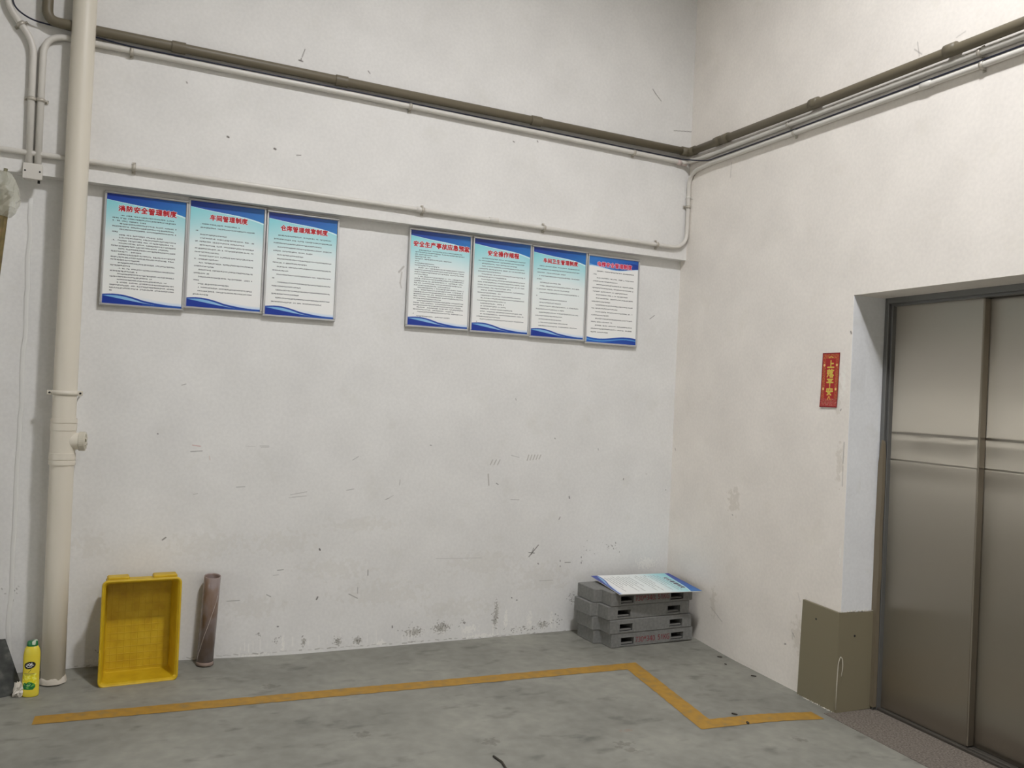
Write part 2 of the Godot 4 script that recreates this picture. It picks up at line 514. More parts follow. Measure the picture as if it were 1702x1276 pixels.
func room() -> void:
	# floor slab, gently uneven near two corners
	var st := mb(true)
	var X := []
	var x := -10.3
	while x < 0.75:
		X.append(x)
		x += 0.2 if x < -4.4 else 0.1
	var Z := []
	var z := -0.3
	while z < 12.4:
		Z.append(z)
		z += 0.1 if z < 3.5 else 0.4
	for i in X.size() - 1:
		for j in Z.size() - 1:
			var q := []
			var w := []
			for e in [[i, j], [i + 1, j], [i + 1, j + 1], [i, j + 1]]:
				q.append(Vector3(X[e[0]], floor_y(X[e[0]], Z[e[1]]), Z[e[1]]))
				w.append(Vector2(X[e[0]], Z[e[1]]) / 5.0)
			quad(st, q[0], q[1], q[2], q[3], w)
	slab(st, Transform3D.IDENTITY, Vector3(-10.3, -0.3, -0.3), Vector3(0.7, -0.06, 12.3), Vector2.ZERO, Vector2(5, 5))
	struct("floor", st, floor_mat(), "worn grey concrete floor with dull stains")
	# back wall below the beam
	var lw := plaster_image(1840, 1048, rgb(226, 225, 222), 11, 400.0, 0.32)
	back_marks(lw)
	st = mb()
	slab(st, Transform3D.IDENTITY, Vector3(-10.3, -0.3, -0.25), Vector3(0.3, LEDGE + 0.02, 0.0), Vector2(-4.6, 0), Vector2(4.6, 2.62))
	struct("wall_back", st, tex_mat(lw, 0.72), "white painted plaster wall, scuffed and flaking along its foot")
	var up := plaster_image(1150, 520, rgb(226, 224, 220), 23, 250.0, 0.22)
	for m in [[378, 227, 380, 228, 2.2], [456, 247, 458, 248, 2.4], [493, 258, 500, 258, 0.9], [500, 101, 501, 97, 1.0], [502, 95, 507, 82, 0.8], [497, 100, 503, 102, 1.6], [1085, 148, 1090, 156, 1.0], [1090, 156, 1099, 168, 0.8], [1120, 217, 1150, 219, 0.7], [310, 136, 311, 138, 1.2], [853, 235, 855, 236, 1.3], [893, 234, 894, 236, 1.2], [612, 118, 615, 122, 1.0]]:
		var a := on_back(m[0], m[1], BEAM)
		var b := on_back(m[2], m[3], BEAM)
		ink(up, [Vector2((a.x + 4.6) * 250, 520 - (a.y - 2.6) * 250), Vector2((b.x + 4.6) * 250, 520 - (b.y - 2.6) * 250)], m[4], rgb(70, 64, 58), 0.8)
	st = mb()
	slab(st, Transform3D.IDENTITY, Vector3(-10.3, LEDGE, -0.25), Vector3(0.3, TOP + 0.2, BEAM), Vector2(-4.6, 2.6), Vector2(4.6, 2.08))
	struct("wall_upper", st, tex_mat(up, 0.72), "white painted upper wall standing proud as a beam", "wall")
	# right wall with the lift opening
	var rt := Transform3D(Basis(dir_s(), Vector3.UP, dir_n()), Vector3.ZERO)
	var ri := plaster_image(1000, 1250, rgb(239, 233, 225), 37, 250.0, 0.25)
	right_marks(ri)
	st = mb()
	var uv0 := Vector2(0, 0)
	var uvs := Vector2(4.0, 5.0)
	slab(st, rt, Vector3(-0.3, -0.3, -0.22), Vector3(S_OPEN, TOP + 0.2, 0), uv0, uvs)
	slab(st, rt, Vector3(S_OPEN, OPEN_H, -0.22), Vector3(S_END, TOP + 0.2, 0), uv0, uvs)
	slab(st, rt, Vector3(S_END, -0.3, -0.22), Vector3(12.6, TOP + 0.2, 0), uv0, uvs)
	slab(st, rt, Vector3(S_OPEN - 0.4, -0.3, -0.6), Vector3(S_END + 0.4, OPEN_H + 0.5, -0.45), uv0, uvs)
	slab(st, rt, Vector3(-0.3, -0.3, -0.45), Vector3(S_OPEN - 0.06, TOP + 0.2, -0.22), uv0, uvs)
	slab(st, rt, Vector3(S_OPEN - 0.06, OPEN_H + 0.06, -0.45), Vector3(S_END, TOP + 0.2, -0.22), uv0, uvs)
	slab(st, rt, Vector3(S_END + 0.06, -0.3, -0.45), Vector3(12.6, TOP + 0.2, -0.22), uv0, uvs)
	struct("wall_right", st, tex_mat(ri, 0.7), "warm white plaster wall with the deep lift opening")
	st = mb()
	slab(st, rt, Vector3(S_OPEN - 0.002, 0.45, -0.22), Vector3(S_OPEN + 0.0025, OPEN_H - 0.001, -0.002), Vector2(0, 0), Vector2(0.5, 2.0))
	var rv := plaster_image(128, 512, rgb(232, 233, 234), 57, 250.0, 0.5)  # reveal toned slightly cooler than the wall
	struct("trim_3", st, tex_mat(rv, 0.7), "cooler white reveal beside the lift door", "reveal")
	# the rest of the hall, behind and left of the camera
	var plain := mat(rgb(205, 202, 194), 0.8)
	st = mb()
	slab(st, Transform3D.IDENTITY, Vector3(-10.3, TOP, -0.25), Vector3(0.6, TOP + 0.2, 12.4), Vector2.ZERO, Vector2.ONE)
	struct("ceiling", st, mat(rgb(176, 172, 164), 0.85), "pale ceiling slab of the hall")
	st = mb()
	slab(st, Transform3D.IDENTITY, Vector3(-10.3, -0.3, 12.0), Vector3(0.6, TOP + 0.2, 12.3), Vector2.ZERO, Vector2.ONE)
	struct("wall_front", st, plain, "plain pale wall at the far end of the hall")
	st = mb()
	slab(st, Transform3D.IDENTITY, Vector3(-10.3, -0.3, -0.25), Vector3(-10.0, 0.95, 12.3), Vector2.ZERO, Vector2.ONE)
	slab(st, Transform3D.IDENTITY, Vector3(-10.3, 1.7, -0.25), Vector3(-10.0, TOP + 0.2, 12.3), Vector2.ZERO, Vector2.ONE)
	slab(st, Transform3D.IDENTITY, Vector3(-10.3, 0.95, -0.25), Vector3(-10.0, 1.7, 0.6), Vector2.ZERO, Vector2.ONE)
	slab(st, Transform3D.IDENTITY, Vector3(-10.3, 0.95, 11.0), Vector3(-10.0, 1.7, 12.3), Vector2.ZERO, Vector2.ONE)
	struct("wall_left", st, plain, "plain pale side wall with an added long strip window")
	st = mb()  # unseen window, added as a bright band for the door to mirror
	for k in 6:
		slab(st, Transform3D.IDENTITY, Vector3(-10.2, 0.95, 0.6 + k * 2.06), Vector3(-10.1, 1.7, 0.6 + k * 2.06 + 0.06), Vector2.ZERO, Vector2.ONE)
	slab(st, Transform3D.IDENTITY, Vector3(-10.2, 1.27, 0.6), Vector3(-10.1, 1.39, 11.0), Vector2.ZERO, Vector2.ONE)
	struct("window_fill_1", st, mat(rgb(120, 122, 124), 0.5, 0.5), "added unseen strip window with a grey metal frame, for reflection and fill light")
	# threshold strip in front of the lift
	st = mb()
	var rt2 := Transform3D(Basis(dir_s(), Vector3.UP, dir_n()), Vector3.ZERO)
	slab(st, rt2, Vector3(S_OPEN, -0.2, -0.45), Vector3(S_END, -0.018, 0.085), Vector2.ZERO, Vector2.ONE)
	var tm := mat(Color.WHITE, 0.8)
	tm.albedo_texture = noise_tex(91, 0.09, 512, [[0.0, rgb(70, 62, 56)], [0.35, rgb(104, 96, 88)], [0.6, rgb(118, 110, 101)], [1.0, rgb(142, 134, 122)]], 3)
	tm.uv1_triplanar = true
	tm.uv1_scale = Vector3(1.6, 1.6, 1.6)
	struct("trim_1", st, tm, "darker speckled concrete threshold in front of the lift door", "threshold")

func floor_mat() -> StandardMaterial3D:
	var W := 1024
	var a := noise(5, 0.006, 5).get_seamless_image(W, W).get_data()
	var b := noise(6, 0.05, 4).get_seamless_image(W, W).get_data()
	var c := noise(7, 0.017, 5).get_seamless_image(W, W).get_data()
	var o := PackedByteArray()
	o.resize(W * W * 3)
	for y in W:
		for x in W:
			var i := y * W + x
			var k := 1.0 + (a[i] - 128) * 0.0008 + (b[i] - 128) * 0.0005
			var e := maxf(0.0, (c[(y * 2 % W) * W + x] - 172) * 0.0025)
			k -= e
			o[i * 3] = int(clampf(136 * k, 0, 255)); o[i * 3 + 1] = int(clampf(135 * k, 0, 255)); o[i * 3 + 2] = int(clampf(126 * k, 0, 255))
	var img := Image.create_from_data(W, W, false, Image.FORMAT_RGB8, o)
	var fp := func(u: float, v: float) -> Vector2:
		var d := ray(u, v)
		var p := CAM_POS + d * (-CAM_POS.y / d.y)
		return Vector2(fposmod(p.x / 5.0, 1.0) * W, fposmod(p.z / 5.0, 1.0) * W)
	for s in [[815, 1232, 10, 9], [1032, 1236, 12, 8], [1048, 1246, 8, 5], [448, 1140, 10, 8], [600, 1220, 9, 9], [1330, 1228, 8, 6]]:
		ragged(img, (fp as Callable).call(s[0], s[1]), Vector2(s[2], s[3]), rgb(96, 93, 86), 0.55, s[0], 0.12)
	ragged(img, (fp as Callable).call(1040, 1214), Vector2(7, 4), rgb(146, 116, 104), 0.5, 3, 0.12)
	var m := tex_mat(img, 0.62)
	return m

func back_uv(u: float, v: float) -> Vector2:
	var p := on_back(u, v, 0.0)
	return Vector2((p.x + 4.6) * 400.0, 1048.0 - p.y * 400.0)
func back_marks(img: Image) -> void:
	var dk := rgb(48, 44, 40)
	var gr := rgb(150, 145, 136)
	# scratches and knocks: u, v, u, v, width, strength
	for m in [[531, 912, 532, 914, 4, .95], [526, 996, 528, 992, 3.5, .9], [461, 947.5, 471, 946.5, 1.6, .7], [454, 956, 463, 955, 1.2, .45], [611.6, 947, 611.4, 956, 2, .7], [443, 988, 450, 991.5, 1.8, .6], [580, 987, 594, 994, 2.4, .5], [594.7, 976, 594.5, 986, 2, .4], [461, 1041, 462.5, 1041, 3.2, .8], [652, 1040, 652, 1043, 3, .85], [725, 928, 800, 927, 1, .35], [480, 827, 510, 824, 1.2, .25], [642, 830, 654, 823, 1.2, .35],
			[879, 925, 895, 905.5, 2.6, .8], [879, 918, 888, 919, 3, .6], [883, 921, 887, 911, 4, .4], [946, 825, 946.5, 828, 3, .9], [1036, 797, 1036.5, 795, 2.6, .8], [1106, 814, 1107, 814, 2, .7], [929, 863, 931, 859, 2.2, .7], [894, 936, 895, 937, 3.5, .7], [931, 931, 931, 933, 2.6, .7], [931, 940, 931, 941.5, 2.4, .7], [966, 925, 966, 926.5, 2.6, .8], [966, 934, 966, 936, 2.6, .8], [939, 934.5, 948, 934.3, 2.6, .5], [850, 993, 851, 993.5, 3, .8], [858.5, 997, 859.5, 997, 3, .8], [896, 965, 919, 964, 1.2, .4], [850, 756.5, 863, 760, 1.4, .35], [849, 830, 863, 830.5, 1.4, .45], [922, 728, 923, 729, 2.4, .6], [825, 803, 828, 805, 3, .5], [715, 739.5, 717, 740, 2.6, .6], [994, 745, 994.5, 748, 1.8, .5], [1023, 901, 1023.5, 903, 2.4, .7], [1074, 787, 1074.5, 788, 1.8, .4],
			[317, 750.3, 336, 749.2, 2, .5], [393, 809.3, 407, 808.6, 1.5, .5], [321, 821.5, 328.5, 820, 1.4, .3], [483, 822, 510, 817, 1.8, .28], [486, 826, 508, 824, 1.3, .2], [586, 764.5, 596, 758.5, 1.5, .4], [576, 814.7, 588, 812.4, 1.5, .45], [432, 741, 447, 741, 1.2, .4], [434, 743.5, 447, 743, 1.2, .35], [408, 741, 424, 742, 1, .2], [270, 897, 275.5, 893, 3.2, .7], [262, 720.5, 262.6, 721, 2.8, .85], [377, 999, 398, 997.5, 2, .4], [302, 640, 309, 638, 1.5, .5], [857, 662, 858, 665, 2, .5], [1080, 530, 1088, 524, 1.6, .8], [640, 830, 646, 828, 1.3, .4], [665, 797, 664, 806, 1.6, .4]]:
		ink(img, [back_uv(m[0], m[1]), back_uv(m[2], m[3])], m[4] * 0.85, dk, m[5] * 0.72)
	ink(img, [back_uv(320, 739.5), back_uv(333, 741.5)], 2.2, rgb(190, 130, 124), 0.45)
	ink(img, [back_uv(348, 758), back_uv(349, 764)], 1.6, rgb(190, 150, 130), 0.4)
	for k in 5:
		ink(img, [back_uv(876 + k * 5.0, 765 - k * 0.6), back_uv(879 + k * 5.0, 756)], 2.6, gr, 0.5)
	for k in 3:
		ink(img, [back_uv(815 + k * 6.0, 772), back_uv(819 + k * 6.0, 764)], 2.4, gr, 0.55)
	ink(img, [back_uv(811.5, 788), back_uv(812.5, 806)], 3.5, gr, 0.5)
	ink(img, [back_uv(668, 452), back_uv(665, 470), back_uv(667, 478)], 3.2, rgb(176, 172, 164), 0.6)
	ink(img, [back_uv(671, 443), back_uv(663, 452)], 4.5, rgb(168, 164, 156), 0.6)
	# smudges with a grain of their own
	for s in [[800, 935, 70, 22], [560, 945, 60, 18], [470, 900, 50, 20], [900, 960, 60, 26], [640, 985, 80, 22], [760, 1010, 70, 18], [420, 1010, 50, 18], [150, 905, 24, 20], [345, 905, 60, 20], [600, 870, 60, 14]]:
		ragged(img, back_uv(s[0], s[1]), Vector2(s[2], s[3]) * 1.5, rgb(202, 198, 186), 0.20, int(s[0]), 0.045)
	for s in [[1012, 910, 18, 12, 26], [950, 993, 14, 14, 40], [975, 915, 30, 25, 14], [735, 1038, 18, 9, 34], [685, 1048, 22, 14, 46], [733, 1043, 17, 11, 60], [561, 1064, 7, 8, 40], [594, 1064, 9, 7, 44], [504, 1067, 3.5, 8, 26], [430, 1055, 5, 5, 14], [460, 1062, 6, 8, 18], [770, 1035, 8, 6, 20], [823, 1030, 8, 20, 40], [870, 1045, 40, 6, 60], [902, 1036, 12, 8, 30], [925, 1030, 12, 14, 26], [18, 980, 10, 30, 16], [200, 1080, 90, 10, 10]]:
		speckle(img, back_uv(s[0], s[1]), Vector2(s[2], s[3]) * 1.5, int(s[4] * 0.7), rgb(84, 80, 72), 0.6, 2.4)
	for s in [[902, 1038, 12, 7], [824, 1020, 5, 26], [561, 1066, 6, 7], [594, 1064, 8, 6], [733, 1043, 15, 9], [504, 1067, 3.5, 8], [688, 1050, 16, 8]]:
		ragged(img, back_uv(s[0], s[1]), Vector2(s[2], s[3]) * 1.5, rgb(132, 127, 116), 0.6, int(s[0] * 3), 0.16)
	# filler patches and drips, whiter than the paint, near the foot
	for s in [[800, 1056, 34, 4], [420, 1088, 26, 3], [880, 1030, 5, 18], [916, 1030, 4, 16], [840, 1030, 4, 20], [470, 1070, 3, 16], [632, 1068, 10, 5], [780, 1045, 16, 8], [1075, 935, 26, 12], [210, 1093, 60, 3]]:
		ragged(img, back_uv(s[0], s[1]), Vector2(s[2], s[3]) * 1.5, rgb(244, 242, 236), 0.85, int(s[0] * 7), 0.12)
	var u := 110.0
	while u < 955.0:                                        # the broken dark edge where plaster meets slab
		var v := 1109.0 - (u - 110.0) * 0.0725
		ink(img, [back_uv(u, v + rng.randf_range(-2.0, 0.6)), back_uv(u + rng.randf_range(3, 9), v - 0.3 + rng.randf_range(-1.6, 0.4))], rng.randf_range(1.0, 3.0), rgb(104, 98, 88), rng.randf_range(0.05, 0.45))
		if rng.randf() < 0.4:                               # short runs of old whitewash above it
			ink(img, [back_uv(u, v - rng.randf_range(3, 9)), back_uv(u, v - rng.randf_range(10, 26))], rng.randf_range(1.5, 4.0), rgb(242, 240, 235), rng.randf_range(0.2, 0.6))
		u += rng.randf_range(5, 14)
func right_marks(img: Image) -> void:
	var f := func(u: float, v: float) -> Vector2:
		var p := on_right(u, v, 0.0)
		return Vector2(p.x * 250.0, 1250.0 - p.y * 250.0)
	for m in [[1217, 855, 1218, 856, 1.4, .6], [1304, 1070, 1306, 1070, 1.6, .8], [1318, 1052, 1320, 1058, 1.4, .6], [1316, 1046, 1318, 1062, 1.0, .4], [1181, 1008, 1200, 1033, 0.9, .4], [1216, 270, 1214, 295, 1.0, .35], [1525, 70, 1528, 93, 1.0, .4], [1520, 82, 1532, 90, 1.2, .4], [1590, 62, 1605, 52, 1.0, .35], [1403, 735, 1401, 770, 1.1, .6], [1401, 775, 1400, 808, 0.9, .5], [1414, 551, 1415, 554, 2, .9], [1397, 682, 1398, 680, 1.4, .6], [1326, 985, 1330, 1000, 0.8, .3], [1122, 745, 1123, 748, 1.6, .5], [1190, 1090, 1192, 1091, 1.6, .5]]:
		ink(img, [(f as Callable).call(m[0], m[1]), (f as Callable).call(m[2], m[3])], m[4], rgb(70, 64, 58), m[5] * 0.75)
	for s in [[1220, 830, 14, 22], [1395, 770, 6, 26], [1325, 1055, 10, 22], [1185, 1000, 8, 20], [1392, 655, 5, 24]]:
		ragged(img, (f as Callable).call(s[0], s[1]), Vector2(s[2], s[3]) * 1.2, rgb(206, 198, 184), 0.5, int(s[0] + s[1]), 0.08)
	for s in [[1396, 920, 2, 12], [1402, 632, 4, 26]]:
		ragged(img, (f as Callable).call(s[0], s[1]), Vector2(s[2], s[3]), rgb(246, 244, 236), 0.8, int(s[0] + s[1]), 0.15)

func lift() -> void:
	var t := thing("door_1", "brushed stainless steel lift door of two sliding panels", "door", rw(S_OPEN, 0, -0.22), Basis(dir_s(), Vector3.UP, dir_n()))
	t.set_meta("kind", "structure")
	var w := S_END - S_OPEN
	var st := mb()                                          # frame: posts and head of folded grey steel
	cbox(st, Vector3(0.014, OPEN_H * 0.5 - 0.01, -0.02), Vector3(0.026, OPEN_H + 0.04, 0.04), 0.003)
	cbox(st, Vector3(0.033, OPEN_H * 0.5 - 0.02, -0.036), Vector3(0.014, OPEN_H + 0.02, 0.036), 0.002)
	obj("jamb", st, M.jamb, t)
	st = mb()
	cbox(st, Vector3(w - 0.022, OPEN_H * 0.5 - 0.01, -0.03), Vector3(0.04, OPEN_H + 0.04, 0.06), 0.003)
	obj("jamb", st, M.jamb, t)
	st = mb()
	cbox(st, Vector3(w * 0.5, OPEN_H - 0.012, -0.03), Vector3(w, 0.04, 0.058), 0.003)
	cbox(st, Vector3(w * 0.5, OPEN_H - 0.036, -0.038), Vector3(w - 0.06, 0.016, 0.04), 0.002)
	obj("head_frame", st, M.jamb, t)
	# panels: brushed sheet with soft dents, uv for the brush direction
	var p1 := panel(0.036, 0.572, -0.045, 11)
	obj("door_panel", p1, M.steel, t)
	st = mb()
	cbox(st, Vector3(0.577, 1.085, -0.064), Vector3(0.012, 2.17, 0.044), 0.004)
	obj("panel_edge", st, M.strip, t)
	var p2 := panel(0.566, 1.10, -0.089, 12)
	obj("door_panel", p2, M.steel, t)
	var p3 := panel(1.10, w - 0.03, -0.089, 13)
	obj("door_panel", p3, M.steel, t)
	st = mb()
	cbox(st, Vector3(w * 0.5, -0.016, -0.08), Vector3(w, 0.024, 0.12), 0.002)
	cbox(st, Vector3(w * 0.5 + 0.29, -0.002, -0.045), Vector3(w - 0.6, 0.008, 0.012), 0.002)
	obj("door_sill", st, mat(rgb(96, 92, 86), 0.5, 0.7), t)
	# torn olive sheathing on the lower jamb
	st = mb()
	var poly := PackedVector2Array([Vector2(0.0, 0.0), Vector2(0.041, 0.0), Vector2(0.041, 0.30), Vector2(0.037, 0.62), Vector2(0.042, 0.70), Vector2(0.036, 0.98), Vector2(0.041, 1.14), Vector2(0.038, 1.36), Vector2(0.033, 1.42), Vector2(0.026, 1.44), Vector2(0.018, 1.38), Vector2(0.008, 1.31), Vector2(0.006, 1.1), Vector2(0.002, 0.9), Vector2(0.004, 0.7), Vector2(-0.001, 0.55)])
	prism(st, poly, -0.012, 0.010)
	obj("jamb_sheathing", st, mat(rgb(112, 102, 84), 0.6), t)
func panel(x0: float, x1: float, z: float, seed_: int) -> SurfaceTool:
	var st := mb(true)
	var n := noise(seed_, 1.0, 2)
	var nx := 14
	# creased steps added to catch light as bright streaks, facing up and out, each fading downwards: height, width, depth
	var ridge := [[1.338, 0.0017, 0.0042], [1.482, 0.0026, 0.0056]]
	var Y := [-0.002]
	while Y[-1] < 2.172:
		var st_y := 0.036
		for r in ridge:
			if absf(Y[-1] - r[0]) < r[1] * 6.0 + 0.02:
				st_y = minf(st_y, r[1] * 0.6)
		Y.append(minf(Y[-1] + st_y, 2.175))
	for i in nx:
		for j in Y.size() - 1:
			var q := []
			var w := []
			for e in [[i, j], [i + 1, j], [i + 1, j + 1], [i, j + 1]]:
				var x := lerpf(x0, x1, float(e[0]) / nx)
				var y: float = Y[e[1]]
				var edge: float = minf(1.0, minf(x - x0, x1 - x) / 0.06)
				var dz := 0.0012 * edge * n.get_noise_2d(x * 0.8, y * 1.6)
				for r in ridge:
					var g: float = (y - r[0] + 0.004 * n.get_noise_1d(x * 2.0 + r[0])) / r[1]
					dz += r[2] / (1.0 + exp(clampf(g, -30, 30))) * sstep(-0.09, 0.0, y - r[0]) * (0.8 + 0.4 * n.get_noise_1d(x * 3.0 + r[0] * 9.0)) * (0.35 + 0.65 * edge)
				q.append(Vector3(x, y, z + dz))
				w.append(Vector2(x, y))
			quad(st, q[0], q[1], q[2], q[3], w)
	var a := Vector3(x0, 0, z); var b := Vector3(x1, 0, z)
	quad(st, a, a + Vector3(0, 2.17, 0), a + Vector3(0, 2.17, -0.03), a + Vector3(0, 0, -0.03))
	quad(st, b, b + Vector3(0, 2.17, 0), b + Vector3(0, 2.17, -0.03), b + Vector3(0, 0, -0.03))
	return st

func guard_boards() -> void:
	var bm := mat(rgb(128, 120, 97), 0.62)
	var white := mat(rgb(206, 201, 188), 0.85)
	# board on the wall face, its foot standing a little out
	var t := thing("corner_guard_board", "olive grey guard board screwed to the wall face beside the lift opening", "guard board", rw(1.44, -0.02, 0.012), Basis(dir_s(), Vector3.UP, dir_n()), "guard boards at the lift corner")
	var st := mb()
	prism(st, PackedVector2Array([Vector2(-0.012, 0), Vector2(0.274, -0.002), Vector2(0.274, 0.530), Vector2(0.004, 0.536)]), -0.008, 0.008)
	obj("board", st, bm, t)
	st = mb(true)
	lathe(st, [[0.0, 0.0], [0.006, 0.0], [0.005, 0.002], [0.0, 0.002]], 10, Transform3D(Basis(Vector3.RIGHT, PI / 2), Vector3(0.115, 0.455, 0.008)))
	obj("screw", st, M.dark, t)
	st = mb(true)
	for k in 34:                                            # crumbled filler under the foot
		var c := Vector3(rng.randf_range(0.0, 0.28), -0.001, 0.008 + rng.randf_range(0.0, 0.006))
		lathe(st, [[0.0, -0.002], [rng.randf_range(0.002, 0.008), 0.0], [0.0, rng.randf_range(0.002, 0.006)]], 6, Transform3D(Basis(Vector3.UP, rng.randf() * 3.0), c), rng.randf_range(0.6, 1.8), 0.7)
	obj("filler_crumbs", st, white, t).set_meta("kind", "stuff")
	# board on the reveal
	var bt := Basis(-dir_n(), Vector3.UP, dir_s())
	var r := thing("corner_guard_board", "olive grey guard board lining the reveal beside the steel lift door", "guard board", rw(S_OPEN + 0.008, -0.02, 0.024), bt, "guard boards at the lift corner")
	st = mb()
	prism(st, PackedVector2Array([Vector2(0.004, 0), Vector2(0.250, 0.006), Vector2(0.252, 0.528), Vector2(0.0, 0.532), Vector2(0.002, 0.30), Vector2(0.0, 0.12)]), -0.007, 0.008)
	obj("board", st, bm, r)
	st = mb(true)
	lathe(st, [[0.0, 0.0], [0.006, 0.0], [0.005, 0.002], [0.0, 0.002]], 10, Transform3D(Basis(Vector3.RIGHT, PI / 2), Vector3(0.112, 0.405, 0.008)))
	obj("screw", st, M.dark, r)
	st = mb(true)
	tube(st, fillet([Vector3(-0.001, 0.02, 0.010), Vector3(0.0, 0.16, 0.011), Vector3(0.004, 0.27, 0.012), Vector3(0.012, 0.305, 0.018), Vector3(0.022, 0.29, 0.022), Vector3(0.024, 0.25, 0.024), Vector3(0.018, 0.20, 0.022)], 0.03, 4), 0.0021, 6)
	obj("loose_sealant_strand", st, white, r)
	st = mb()
	var y := 0.0
	while y < 0.52:
		var h := rng.randf_range(0.02, 0.07)
		cbox(st, Vector3(0.2515, y + h * 0.5, 0.006), Vector3(0.003, h * 0.92, 0.006), 0.0006)
		y += h
	obj("sealant_edge", st, white, r)
	st = mb(true)
	for k in 26:
		var c := Vector3(rng.randf_range(0.0, 0.24), 0.532 + rng.randf_range(-0.001, 0.003), rng.randf_range(-0.004, 0.006))
		lathe(st, [[0.0, 0.0], [rng.randf_range(0.003, 0.008), 0.001], [0.0, rng.randf_range(0.003, 0.008)]], 6, Transform3D(Basis.IDENTITY, c))
	obj("filler_crumbs", st, white, r).set_meta("kind", "stuff")

# a saddle clip round a pipe on a wall: axis along, out of the wall
func saddle(parent: Node, at: Vector3, along: Vector3, out: Vector3, r: float, m: Material) -> void:
	var a := along.normalized()
	var side := a.cross(out).normalized()
	var st := mb(true)
	var w := 0.009
	var ring := []
	for k in 13:
		var g := PI * k / 12.0
		ring.append(side * cos(g) * (r + 0.002) + out * sin(g) * (r + 0.002))
	ring.push_front(side * (r + 0.016) - out * r * 0.9)
	ring.insert(1, side * (r + 0.002) - out * r * 0.9)
	ring.append(-side * (r + 0.002) - out * r * 0.9)
	ring.append(-side * (r + 0.016) - out * r * 0.9)
	for k in ring.size() - 1:
		var p: Vector3 = at + ring[k]
		var q: Vector3 = at + ring[k + 1]
		var o1: Vector3 = (ring[k] as Vector3).normalized() * 0.0022
		var o2: Vector3 = (ring[k + 1] as Vector3).normalized() * 0.0022
		quad(st, p + o1 - a * w, q + o2 - a * w, q + o2 + a * w, p + o1 + a * w)
		quad(st, p + o1 - a * w, p - a * w, q - a * w, q + o2 - a * w)
		quad(st, p + o1 + a * w, q + o2 + a * w, q + a * w, p + a * w)
	for s in [-1.0, 1.0]:
		tube(st, [at + side * s * (r + 0.010) - out * r * 0.85, at + side * s * (r + 0.010) - out * (r * 0.85 - 0.005)], 0.0042, 8)
	obj("saddle_clip", st, m, parent)
